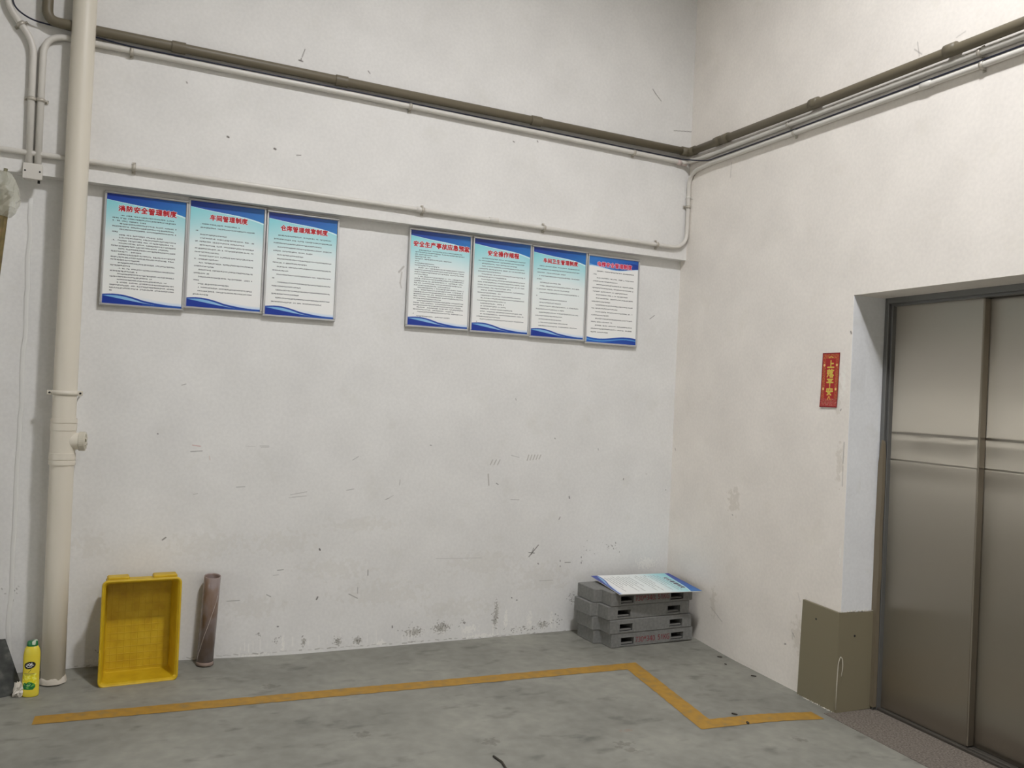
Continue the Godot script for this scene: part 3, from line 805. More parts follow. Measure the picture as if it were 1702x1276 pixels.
func pipes() -> void:
	var back := Vector3(0, 0, 1)
	# olive drain pipe: comes down at the left, runs the back wall, turns the corner
	var zo := BEAM + 0.042
	var t := thing("drain_pipe", "olive grey plastic drain pipe running high along both walls", "pipe")
	var ro := 0.026
	var P := [Vector3(-4.075, 4.6, zo), Vector3(-4.075, 3.398, zo), Vector3(-0.06, 3.372, zo)]
	var e0 := rw(0.16, 3.366, 0.045)
	P[2] = Vector3(-0.055, 3.374, zo)
	var st := mb(true)
	tube(st, fillet([P[0], P[1], P[2]], 0.06), ro, 16)
	obj("pipe_run", st, M.olive, t)
	st = mb(true)
	tube(st, [rw(0.10, 3.372, 0.046), rw(1.35, 3.33, 0.046), rw(6.0, 3.20, 0.046)], ro, 16)
	obj("pipe_run", st, M.olive, t)
	st = mb(true)
	tube(st, fillet([P[2] + Vector3(-0.06, 0.001, 0), Vector3(-0.047, 3.374, zo), rw(0.20, 3.369, 0.046)], 0.03), ro + 0.005, 16)
	obj("elbow", st, M.olive, t)
	for x in [-3.445, -2.551, -1.27]:
		st = mb(true)
		var yy: float = lerpf(3.398, 3.374, (x + 4.075) / 4.02)
		tube(st, [Vector3(x - 0.035, yy, zo), Vector3(x - 0.034, yy, zo), Vector3(x + 0.034, yy, zo), Vector3(x + 0.035, yy, zo)], ro + 0.005, 16)
		obj("coupling", st, M.olive, t)
	for s in [0.47, 0.56, 1.40, 2.32]:
		st = mb(true)
		var yy: float = 3.372 - (s - 0.10) * 0.0286
		tube(st, [rw(s - 0.03, yy + 0.001, 0.046), rw(s + 0.03, yy - 0.001, 0.046)], ro + 0.005, 16)
		obj("coupling", st, M.olive, t)
	# conduit A: junction box, up, bend, along the back wall, round the corner, along the right wall
	var rc := 0.0165
	var zc := BEAM + rc + 0.006
	var a := thing("electrical_conduit", "white conduit under the drain pipe that bends down to the junction box", "conduit", Vector3.ZERO, Basis.IDENTITY, "white electrical conduits")
	st = mb(true)
	tube(st, fillet([Vector3(-4.084, 2.65, zc), Vector3(-4.086, 3.335, zc), Vector3(-2.4, 3.328, zc), Vector3(-0.075, 3.300, zc), rw(0.20, 3.305, rc + 0.008), rw(1.13, 3.285, rc + 0.008), rw(6.0, 3.16, rc + 0.008)], 0.11), rc, 12)
	obj("conduit_run", st, M.conduit, a)
	for q in [[-3.675, 3.331], [-2.12, 3.325], [-0.50, 3.305]]:
		saddle(a, Vector3(q[0], q[1], zc), Vector3.RIGHT, back, rc, M.clip)
	saddle(a, Vector3(-4.086, 2.99, zc), Vector3.UP, back, rc, M.clip)
	for s in [1.16, 2.46]:
		saddle(a, rw(s, 3.285 - (s - 1.13) * 0.0257, rc + 0.008), dir_s(), dir_n(), rc, M.clip)
	st = mb(true)
	for k in 2:                                             # tape wound round the bend
		tube(st, [Vector3(-0.135 + k * 0.045, 3.298, zc), Vector3(-0.100 + k * 0.045, 3.298, zc)], rc + 0.0035, 10)
	obj("tape", st, mat(rgb(206, 190, 184), 0.6), a)
	# conduit B: enters from the left, runs low on the beam, turns up in the corner and away along the right wall
	var rb := 0.0145
	var zb := BEAM + rb + 0.006
	var b := thing("electrical_conduit", "white conduit just above the notices that climbs the corner", "conduit", Vector3.ZERO, Basis.IDENTITY, "white electrical conduits")
	st = mb(true)
	tube(st, fillet([Vector3(-5.6, 2.716, zb), Vector3(-3.8, 2.714, zb), Vector3(-1.5, 2.700, zb), Vector3(-0.02, 2.690, zb), Vector3(-0.022, 3.225, zb), rw(0.30, 3.243, rb + 0.006), rw(1.13, 3.222, rb + 0.006), rw(6.0, 3.105, rb + 0.006)], 0.13), rb, 12)
	obj("conduit_run", st, M.conduit, b)
	for q in [[-3.636, 2.713], [-2.009, 2.703], [-1.167, 2.698], [-0.275, 2.692]]:
		saddle(b, Vector3(q[0], q[1], zb), Vector3.RIGHT, back, rb, M.clip)
	saddle(b, Vector3(-0.022, 2.99, zb), Vector3.UP, back, rb, M.clip)
	for s in [1.21, 2.47]:
		saddle(b, rw(s, 3.222 - (s - 1.13) * 0.024, rb + 0.006), dir_s(), dir_n(), rb, M.clip)
	for q in [-2.02, -1.53]:
		st = mb(true)
		tube(st, [Vector3(q - 0.03, 2.7035, zb), Vector3(q + 0.03, 2.7025, zb)], rb + 0.003, 12)
		obj("coupling", st, M.conduit, b)
	st = mb(true)
	tube(st, [rw(2.13, 3.199, rb + 0.006), rw(2.19, 3.197, rb + 0.006)], rb + 0.004, 12)
	obj("coupling", st, M.conduit, b)
	st = mb(true)
	tube(st, [Vector3(-0.022, 3.055, zb), Vector3(-0.022, 3.062, zb)], rb + 0.003, 10)
	tube(st, [Vector3(-0.018, 3.058, zb + 0.016), Vector3(0.0, 3.03, zb + 0.05), Vector3(0.0, 2.99, zb + 0.09)], 0.0022, 5)
	obj("cable_tie", st, mat(rgb(232, 230, 224), 0.5), b)
	# conduit C: from above, down to the junction box
	var c := thing("electrical_conduit", "white conduit with an offset bend dropping into the junction box", "conduit", Vector3.ZERO, Basis.IDENTITY, "white electrical conduits")
	st = mb(true)
	tube(st, fillet([Vector3(-4.262, 4.6, zc), Vector3(-4.258, 3.45, zc), Vector3(-4.130, 3.28, zc), Vector3(-4.124, 2.65, zc)], 0.07), rc, 12)
	obj("conduit_run", st, M.conduit, c)
	saddle(c, Vector3(-4.126, 2.99, zc), Vector3.UP, back, rc, M.clip)
	saddle(c, Vector3(-4.19, 3.36, zc), Vector3(-0.128, 0.17, 0), back, rc, M.clip)
	# dark cable lying on the conduits
	st = mb(true)
	tube(st, fillet([Vector3(-4.238, 4.6, zc + 0.010), Vector3(-4.232, 3.44, zc + 0.012), Vector3(-4.15, 3.390, zc + 0.008), Vector3(-3.70, 3.352, zc + 0.012), Vector3(-2.4, 3.346, zc + 0.011), Vector3(-0.5, 3.324, zc + 0.010), Vector3(-0.09, 3.318, zc + 0.014), rw(0.32, 3.266, 0.028), rw(1.13, 3.243, 0.026), rw(6.0, 3.126, 0.026)], 0.05), 0.0042, 8)
	tag(obj("loose_cable", st, M.cable), "thin dark blue cable lying along the top of the white conduits", "cable")
	# junction box
	var j := thing("junction_box", "small square white junction box with two screws under the conduits", "junction box", Vector3(-4.104, 2.618, BEAM))
	st = mb()
	cbox(st, Vector3(0, 0, 0.022), Vector3(0.086, 0.078, 0.044), 0.004)
	obj("box_body", st, M.conduit, j)
	st = mb()
	cbox(st, Vector3(0, 0, 0.046), Vector3(0.088, 0.080, 0.005), 0.002)
	obj("lid", st, M.conduit, j)
	for s in [-1, 1]:
		st = mb(true)
		lathe(st, [[0.0, 0.0], [0.0045, 0.0], [0.0045, 0.002], [0.0, 0.002]], 10, Transform3D(Basis(Vector3.RIGHT, PI / 2), Vector3(0.033 * s, 0.0, 0.0485)))
		obj("screw", st, M.dark, j)
	st = mb(true)
	tube(st, [Vector3(0.028, -0.039, 0.02), Vector3(0.028, -0.054, 0.02)], 0.006, 8)
	obj("knockout_plug", st, M.dark, j)

func downpipe() -> void:
	var x := -3.905
	var z := BEAM + 0.060
	var r := 0.0565
	var base := floor_y(x, z)
	var t := thing("rain_downpipe", "tall thick cream plastic downpipe in front of the left of the wall", "pipe", Vector3(x, base, z))
	var st := mb(true)
	var sway := Vector3(0.018, 0, 0)
	tube(st, [Vector3(0.012, 0.0, 0), Vector3(0.006, 0.6, 0), Vector3(0, 1.5, 0), Vector3(0, 3.5, 0), Vector3(0, TOP - base, 0)], r, 36)
	obj("pipe_run", st, M.pipe, t)
	st = mb()                                               # tee: two sockets and the body between
	var y0 := 1.128 - base
	var f := Transform3D(Basis.IDENTITY, Vector3(0.002, 0, 0))
	lathe(st, [[r, y0], [r + 0.0055, y0], [r + 0.006, y0 + 0.024], [r + 0.003, y0 + 0.0245], [r + 0.003, y0 + 0.0275], [r + 0.006, y0 + 0.028], [r + 0.006, y0 + 0.059], [r + 0.003, y0 + 0.060], [r + 0.003, y0 + 0.176], [r + 0.006, y0 + 0.177], [r + 0.006, y0 + 0.213], [r + 0.003, y0 + 0.2135], [r + 0.003, y0 + 0.2165], [r + 0.006, y0 + 0.217], [r + 0.0055, y0 + 0.238], [r, y0 + 0.238]], 64, f)
	obj("tee_body", st, M.pipe, t)
	var yb := y0 + 0.122
	var bt := frame_along(Vector3(0.02, yb, 0.006), Vector3(1.0, yb, 0.10))
	st = mb(true)
	lathe(st, [[0.044, 0.0], [0.044, 0.062]], 28, bt)
	obj("tee_branch", st, M.pipe, t)
	st = mb()
	lathe(st, [[0.044, 0.056], [0.050, 0.058], [0.050, 0.084], [0.047, 0.088], [0.036, 0.088], [0.034, 0.080], [0.0, 0.080]], 28, bt)
	for k in 3:
		cbox(st, Vector3(0, 0.088, 0), Vector3(0.076, 0.010, 0.008), 0.001, bt * Transform3D(Basis(Vector3.UP, k * PI / 3.0), Vector3.ZERO))
	obj("cleanout_plug", st, mat(rgb(196, 190, 174), 0.35), t)
	st = mb(true)                                           # clamp
	var yc := 1.497 - base
	lathe(st, [[r, yc - 0.013], [r + 0.004, yc - 0.013], [r + 0.004, yc + 0.013], [r, yc + 0.013]], 36)
	var cl := obj("clamp_band", st, M.pipe, t)
	for s in [-1, 1]:
		st = mb()
		cbox(st, Vector3((r + 0.012) * s, yc, 0.0), Vector3(0.028, 0.024, 0.012), 0.002)
		obj("clamp_ear", st, M.pipe, cl)
		st = mb(true)
		lathe(st, [[0.0, 0.0], [0.0055, 0.0], [0.005, 0.003], [0.0, 0.003]], 10, Transform3D(Basis(Vector3.RIGHT, PI / 2), Vector3((r + 0.014) * s, yc, 0.006)))
		obj("bolt", st, M.dark, cl)
		st = mb(true)
		tube(st, [Vector3((r + 0.014) * s, yc, -0.004), Vector3((r + 0.014) * s, yc, -z)], 0.004, 8)
		obj("stud", st, M.clip, cl)
	# cement collar broken away at the foot
	st = mb(true)
	var n := noise(61, 3.0, 3)
	for k in 30:
		for i in 3:
			var q := []
			for e in [[k, i], [k + 1, i], [k + 1, i + 1], [k, i + 1]]:
				var g: float = TAU * (e[0] % 30) / 30.0
				var hh := 0.022 + 0.016 * n.get_noise_2d(cos(g) * 0.35, sin(g) * 0.35)
				var rr: float = [r + 0.009, r + 0.006, r + 0.003, r - 0.001][e[1]]
				rr += 0.006 * n.get_noise_3d(cos(g) * 2.0, sin(g) * 2.0, e[1]) * (1.0 if e[1] < 3 else 0.0)
				q.append(Vector3(0.012 + rr * cos(g), [0.0, hh * 0.6, hh, hh + 0.004][e[1]], rr * sin(g)))
			quad(st, q[0], q[1], q[2], q[3])
	obj("cement_collar", st, mat(rgb(204, 197, 184), 0.85), t)

func notices() -> void:
	var L1 := [[.17, .86], [.08, .88], [.08, .50], [.17, .89], [.08, .87], [.17, .89], [.08, .17], [.17, .73], [.17, .89], [.08, .86], [.17, .89], [.08, .80], [.17, .89], [.08, .47], [.17, .89], [.08, .89], [.08, .44], [.17, .89], [.08, .33], [.17, .89], [.08, .42], [.17, .89], [.08, .62], [.17, .80], [.17, .90], [.08, .90], [.08, .90], [.08, .12]]
	var L2 := [[.14, .67], [.14, .89], [.08, .12], [.14, .50], [.14, .89], [.08, .75], [.14, .89], [.08, .89], [.08, .42], [.14, .89], [.08, .40], [.14, .89], [.08, .36], [.14, .89], [.08, .30], [.14, .89], [.08, .17], [.14, .58], [.14, .88], [.14, .89], [.08, .30]]
	var L3 := [[.14, .92], [.08, .95], [.08, .79], [.14, .95], [.08, .66], [.14, .53], [.14, .95], [.08, .60], [.14, .95], [.08, .32], [.14, .95], [.08, .12], [.14, .95], [.08, .52], [.14, .95], [.08, .48], [.14, .95], [.08, .82]]
	var L4 := [[.14, .88], [.08, .92], [.08, .46], [.08, .34], [.08, .70], [.08, .15], [.08, .40], [.08, .50], [.14, .92], [.08, .92], [.08, .92], [.08, .30], [.14, .92], [.08, .92], [.08, .92], [.08, .88], [.08, .70], [.14, .92], [.08, .92], [.08, .92], [.08, .92], [.08, .92], [.08, .54], [.14, .92], [.08, .92], [.08, .90], [.14, .92], [.08, .78], [.14, .92], [.08, .11], [.14, .70]]
	var L5 := [[.14, .93], [.08, .90], [.14, .78], [.14, .92], [.08, .93], [.08, .48], [.14, .93], [.08, .60], [.14, .93], [.08, .93], [.08, .93], [.08, .68], [.14, .93], [.08, .50], [.14, .86], [.14, .93], [.08, .60], [.14, .56], [.14, .60], [.14, .72], [.14, .90], [.14, .93], [.08, .50], [.14, .93], [.08, .11]]
	var L6 := [[.12, .90], [.08, .90], [.08, .62], [.12, .90], [.08, .18], [.14, .54], [.14, .90], [.08, .72], [.14, .90], [.08, .11], [.14, .66], [.14, .56], [.14, .90], [.08, .62], [.14, .90], [.08, .60], [.14, .58], [.14, .70], [.14, .88]]
	var L7 := [[.16, .92], [.08, .16], [.16, .93], [.08, .60], [.16, .93], [.08, .93], [.08, .80], [.16, .80], [.16, .93], [.08, .48], [.16, .93], [.08, .62], [.16, .93], [.08, .44], [.16, .93], [.08, .52], [.16, .93], [.08, .93], [.08, .44]]
	# x of the left edge, bottom, lean out at the foot, print
	var list := [
		[-3.772, 1.972, "消防安全管理制度", 33.0, .125, .185, .0255, L1, 7.6, 0, "framed notice headed with eight red characters, closest to the downpipe"],
		[-3.350, 1.990, "车间管理制度", 31.0, .14, .205, .0335, L2, 7.6, 0, "framed notice with a six-character red heading, next to the downpipe notice"],
		[-2.924, 1.980, "仓库管理规章制度", 31.0, .14, .21, .0385, L3, 7.6, 0, "framed notice ending the row of three, open wall to its right"],
		[-2.063, 1.985, "安全生产事故应急预案", 34.0, .14, .20, .0232, L4, 6.8, 0, "framed notice with a ten-character heading and the densest text"],
		[-1.634, 1.982, "安全操作规程", 34.0, .14, .20, .0290, L5, 7.0, 0, "framed notice with a six-character heading between two notices of the row of four"],
		[-1.209, 1.977, "车间卫生管理制度", 30.0, .14, .20, .0375, L6, 7.2, 0, "framed notice with spaced text beside the bold-print notice"],
		[-0.783, 1.966, "电梯安全管理制度", 32.0, .085, .165, .0395, L7, 7.8, 1, "framed notice with bold black print and a blue banner heading"]]
	for d in list:
		var img := poster_image(d[2], d[3], d[4], d[5], d[6], d[7], d[8], d[9])
		var t := thing("framed_notice", d[10], "notice", Vector3(d[0] + 0.212, d[1], 0.012), Basis(Vector3.RIGHT, -0.012), "framed regulations on the wall")
		notice_parts(t, 0.424, 0.618, img, true)
	# a bare notice board lying on the counterweight blocks
	var img2 := poster_image("", 30.0, .14, .20, .0375, L6, 7.2, 0)
	title(img2, "安全管理制度", 206, 86, 34.0, 40.0, rgb(44, 46, 70), rgb(214, 232, 236))
	var A := Vector3(-0.682, 0.3785, 0.068)                 # lies with its heading towards the right wall
	var lx := Vector3(0.607, 0.0, 0.052).normalized()       # print's up direction
	var ly := Vector3(-0.075, -0.024, 0.43).normalized()
	ly = (ly - lx * ly.dot(lx)).normalized()
	var nb := Basis(ly, lx, ly.cross(lx))
	var p := thing("loose_notice_board", "unframed notice board lying on top of the stacked counterweight blocks", "notice", A + ly * 0.218, nb)
	notice_parts(p, 0.436, 0.612, img2, false)

func notice_parts(t: Node3D, w: float, h: float, img: Image, framed: bool) -> void:
	var st := mb()
	var b := 0.013 if framed else 0.003
	var z := 0.010 if framed else 0.004
	cbox(st, Vector3(0, h * 0.5, z * 0.5), Vector3(w - 0.004, h - 0.004, z), 0.001)
	obj("backing", st, M.board_back, t)
	st = mb()
	quad(st, Vector3(-w * 0.5 + b, h - b, z + 0.0006), Vector3(w * 0.5 - b, h - b, z + 0.0006), Vector3(w * 0.5 - b, b, z + 0.0006), Vector3(-w * 0.5 + b, b, z + 0.0006))
	obj("print", st, tex_mat(img, 0.35), t)
	if not framed:
		return
	for e in [[Vector3(0, b * 0.5, 0), Vector3(w, b, 0.018)], [Vector3(0, h - b * 0.5, 0), Vector3(w, b, 0.018)], [Vector3(-w * 0.5 + b * 0.5, h * 0.5, 0), Vector3(b, h - 2 * b, 0.018)], [Vector3(w * 0.5 - b * 0.5, h * 0.5, 0), Vector3(b, h - 2 * b, 0.018)]]:
		st = mb()
		cbox(st, e[0] + Vector3(0, 0, 0.009), e[1], 0.004)
		obj("frame_bar", st, M.alu, t)

func sticker_image() -> Image:
	var W := 148
	var H := 320
	var img := Image.create_empty(W, H, false, Image.FORMAT_RGB8)
	img.fill(rgb(126, 14, 20))
	img.fill_rect(Rect2i(6, 6, W - 12, H - 12), rgb(168, 22, 24))
	var gold := rgb(212, 168, 60)
	var n := noise(8, 0.09, 3)
	for y in range(8, H - 8):
		for x in range(8, W - 8):
			var border: bool = x < 32 or x > W - 33 or y < 34 or y > H - 52
			if border and absf(n.get_noise_2d(x, y)) < 0.13:
				img.set_pixel(x, y, rgb(206, 130, 60) if y < H - 52 else rgb(200, 122, 110))
			elif border and n.get_noise_2d(y * 0.7, x) > 0.28:
				img.set_pixel(x, y, rgb(120, 92, 34))
	for q in [[20, 72], [126, 72], [20, 212], [126, 212]]:  # small flowers and medallions in the border
		for k in 6:
			var a := TAU * k / 6.0
			ink(img, [Vector2(q[0], q[1]) + Vector2(cos(a), sin(a)) * 5.0], 7.0, rgb(240, 206, 130))
	for q in [[20, 120], [126, 120], [20, 156], [126, 156]]:
		for k in 14:
			ink(img, [Vector2(q[0], q[1]) + Vector2(cos(TAU * k / 14.0) * 8.0, sin(TAU * k / 14.0) * 13.0)], 3.0, rgb(196, 150, 56))
	for k in 9:
		ink(img, [Vector2(74 + (k - 4) * 4.0, 22 + absf(k - 4) * 1.5)], 7.0, rgb(206, 172, 70))
		ink(img, [Vector2(74 + (k - 4) * 3.0, 274 - (4 - absf(k - 4)) * 5.0)], 8.0, rgb(214, 160, 64))
	var text := "上落平安"
	for i in 4:
		glyph(img, text[i], Vector2(46, 44 + i * 53), Vector2(58, 46), 9.0, rgb(232, 186, 96))
		glyph(img, text[i], Vector2(46, 44 + i * 53), Vector2(58, 46), 5.0, rgb(204, 190, 66))
	return img

func blocks() -> void:
	# sticker first: flat on the right wall
	var s := thing("paper_charm", "small red paper charm with gold characters pasted beside the lift", "paper charm", rw(1.566, 1.604, 0.0), Basis(dir_s(), Vector3.UP, dir_n()))
	var st := mb()
	var N := 10
	for i in N:
		var y0 := 0.302 * i / N
		var y1 := 0.302 * (i + 1) / N
		var z0 := 0.0015 + 0.004 * pow(1.0 - float(i) / N, 6.0)
		var z1 := 0.0015 + 0.004 * pow(1.0 - float(i + 1) / N, 6.0)
		var v0 := 1.0 - float(i) / N
		var v1 := 1.0 - float(i + 1) / N
		var xo0 := -0.006 * (1.0 - float(i) / N)
		var xo1 := -0.006 * (1.0 - float(i + 1) / N)
		quad(st, Vector3(-0.066 + xo1, y1, z1), Vector3(0.068 + xo1, y1, z1), Vector3(0.068 + xo0, y0, z0), Vector3(-0.066 + xo0, y0, z0), [Vector2(0, v1), Vector2(1, v1), Vector2(1, v0), Vector2(0, v0)])
	obj("print", st, tex_mat(sticker_image(), 0.45), s)
	# four cast counterweight blocks, hand holes in the front
	var bm := mat(Color.WHITE, 0.6)
	bm.albedo_texture = noise_tex(44, 0.02, 256, [[0.0, rgb(112, 112, 109)], [0.5, rgb(121, 121, 118)], [1.0, rgb(130, 129, 125)]])
	bm.uv1_triplanar = true
	bm.uv1_scale = Vector3(7, 7, 7)
	var red := mat(rgb(128, 40, 48), 0.7)
	var spots := [[0.0, 0.0, 0.030], [-0.016, 0.004, 0.028], [-0.034, -0.002, 0.034], [-0.016, 0.004, 0.030]]
	var names := ["grey counterweight block with red lettering lying on the floor", "grey counterweight block resting on the bottom block of the stack", "grey counterweight block pushed out furthest left in the stack", "grey lettered counterweight block under the loose notice board"]
	for i in 4:
		var b := thing("counterweight_block", names[i], "weight", Vector3(-0.408 + spots[i][0], 0.0895 * i, 0.262 + spots[i][1]), Basis(Vector3.UP, spots[i][2]), "stacked counterweight blocks in the corner")
		var H := 0.0885
		st = mb()
		# outline seen from above (x, -z): tongues at both ends towards the back
		var outline := PackedVector2Array([Vector2(-0.325, -0.17), Vector2(0.325, -0.17), Vector2(0.325, -0.058), Vector2(0.332, -0.050), Vector2(0.372, -0.044), Vector2(0.378, -0.038), Vector2(0.378, 0.155), Vector2(-0.378, 0.155), Vector2(-0.378, -0.038), Vector2(-0.372, -0.044), Vector2(-0.332, -0.050), Vector2(-0.325, -0.058)])
		var t0 := Transform3D(Basis(Vector3.RIGHT, Vector3(0, 0, -1), Vector3.UP), Vector3.ZERO)
		var ch := 0.004
		var fr := 0.0
		# top and bottom
		prism_faces(st, outline, ch, H, t0)
		# front face with two pockets
		var holes := [[-0.255, -0.148], [0.142, 0.252]]
		var xs := [-0.325, holes[0][0], holes[0][1], holes[1][0], holes[1][1], 0.325]
		var ylo := 0.012
		var yhi := 0.064
		for k in 5:
			if k % 2 == 0:
				quad(st, Vector3(xs[k], H - ch, 0.17), Vector3(xs[k + 1], H - ch, 0.17), Vector3(xs[k + 1], ch, 0.17), Vector3(xs[k], ch, 0.17))
			else:
				quad(st, Vector3(xs[k], H - ch, 0.17), Vector3(xs[k + 1], H - ch, 0.17), Vector3(xs[k + 1], yhi, 0.17), Vector3(xs[k], yhi, 0.17))
				quad(st, Vector3(xs[k], ylo, 0.17), Vector3(xs[k + 1], ylo, 0.17), Vector3(xs[k + 1], ch, 0.17), Vector3(xs[k], ch, 0.17))
		obj("block_body", st, bm, b)
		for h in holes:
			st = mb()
			var x0: float = h[0]
			var x1: float = h[1]
			var zf := 0.17
			var zb := 0.02
			quad(st, Vector3(x0, yhi, zf), Vector3(x1, yhi, zf), Vector3(x1, yhi, zb), Vector3(x0, yhi, zb))
			quad(st, Vector3(x0, ylo, zf), Vector3(x1, ylo, zf), Vector3(x1, ylo, zb), Vector3(x0, ylo, zb))
			quad(st, Vector3(x0, ylo, zf), Vector3(x0, yhi, zf), Vector3(x0, yhi, zb), Vector3(x0, ylo, zb))
			quad(st, Vector3(x1, ylo, zf), Vector3(x1, yhi, zf), Vector3(x1, yhi, zb), Vector3(x1, ylo, zb))
			quad(st, Vector3(x0, yhi, zb), Vector3(x1, yhi, zb), Vector3(x1, ylo, zb), Vector3(x0, ylo, zb))
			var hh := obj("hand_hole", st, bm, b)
			st = mb()
			# rim in the block grey standing a little proud round the mouth
			for e in [[(x0 + x1) * 0.5, ylo, x1 - x0 + 0.012, 0.006], [(x0 + x1) * 0.5, yhi, x1 - x0 + 0.012, 0.006], [x0, (ylo + yhi) * 0.5, 0.007, yhi - ylo], [x1, (ylo + yhi) * 0.5, 0.007, yhi - ylo]]:
				cbox(st, Vector3(e[0], e[1], 0.170), Vector3(e[2], e[3], 0.005), 0.001)
			obj("mouth_rim", st, bm, hh)
			st = mb()  # bar shaped to show as the pocket's bottom seen lit
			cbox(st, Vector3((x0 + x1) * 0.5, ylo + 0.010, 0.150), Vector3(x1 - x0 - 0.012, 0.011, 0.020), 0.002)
			obj("lit_lip_bar", st, mat(rgb(118, 117, 113), 0.5), hh)
		if i == 0 or i == 3:
			var tm := TextMesh.new()
			var fnt := SystemFont.new()
			fnt.font_names = PackedStringArray(["Droid Sans"])
			tm.font = fnt
			tm.text = "730*340  51KG" if i == 0 else "730*340: 51KG"
			tm.font_size = 48
			tm.pixel_size = 0.001
			tm.depth = 0.0008
			var o := MeshInstance3D.new()
			o.name = "lettering"
			o.mesh = tm
			o.material_override = red
			var ab := tm.get_aabb()
			var k := 0.272 / ab.size.x
			var ky := 0.036 / ab.size.y
			o.transform = Transform3D(Basis.from_scale(Vector3(k, ky, 1)), Vector3(-0.003 - (ab.position.x + ab.size.x * 0.5) * k, 0.042 - (ab.position.y + ab.size.y * 0.5) * ky, 0.1706))
			b.add_child(o)

# extruded outline without the flat of its front side, edges eased by ch at top and bottom
func prism_faces(st: SurfaceTool, outline: PackedVector2Array, ch: float, H: float, t: Transform3D) -> void:
	var inner := PackedVector2Array()
	for q in outline:
		inner.append(Vector2(q.x - signf(q.x) * ch, q.y - signf(q.y) * ch))
	var idx := Geometry2D.triangulate_polygon(inner)
	for i in range(0, idx.size(), 3):
		for y in [0.0, H]:
			tri(st, t * Vector3(inner[idx[i]].x, inner[idx[i]].y, y), t * Vector3(inner[idx[i + 1]].x, inner[idx[i + 1]].y, y), t * Vector3(inner[idx[i + 2]].x, inner[idx[i + 2]].y, y))
	for i in outline.size():
		var a := outline[i]
		var b := outline[(i + 1) % outline.size()]
		var c := inner[i]
		var d := inner[(i + 1) % outline.size()]
		if i > 0:
			quad(st, t * Vector3(a.x, a.y, ch), t * Vector3(b.x, b.y, ch), t * Vector3(b.x, b.y, H - ch), t * Vector3(a.x, a.y, H - ch))
		quad(st, t * Vector3(c.x, c.y, 0), t * Vector3(d.x, d.y, 0), t * Vector3(b.x, b.y, ch), t * Vector3(a.x, a.y, ch))
		quad(st, t * Vector3(c.x, c.y, H), t * Vector3(d.x, d.y, H), t * Vector3(b.x, b.y, H - ch), t * Vector3(a.x, a.y, H - ch))

func round_rect(w: float, h: float, r: float, n := 5) -> PackedVector2Array:
	var o := PackedVector2Array()
	for c in [[w * 0.5 - r, h * 0.5 - r, 0.0], [-w * 0.5 + r, h * 0.5 - r, PI / 2], [-w * 0.5 + r, -h * 0.5 + r, PI], [w * 0.5 - r, -h * 0.5 + r, PI * 1.5]]:
		for k in n + 1:
			var a: float = c[2] + PI / 2 * k / n
			o.append(Vector2(c[0] + cos(a) * r, c[1] + sin(a) * r))
	return o
func loft(st: SurfaceTool, rings: Array) -> void:           # rings: [outline, centre offset, z]
	for i in rings.size() - 1:
		var A: PackedVector2Array = rings[i][0]
		var B: PackedVector2Array = rings[i + 1][0]
		for k in A.size():
			var k2 := (k + 1) % A.size()
			quad(st, Vector3(A[k].x, A[k].y, rings[i][1]), Vector3(A[k2].x, A[k2].y, rings[i][1]), Vector3(B[k2].x, B[k2].y, rings[i + 1][1]), Vector3(B[k].x, B[k].y, rings[i + 1][1]))
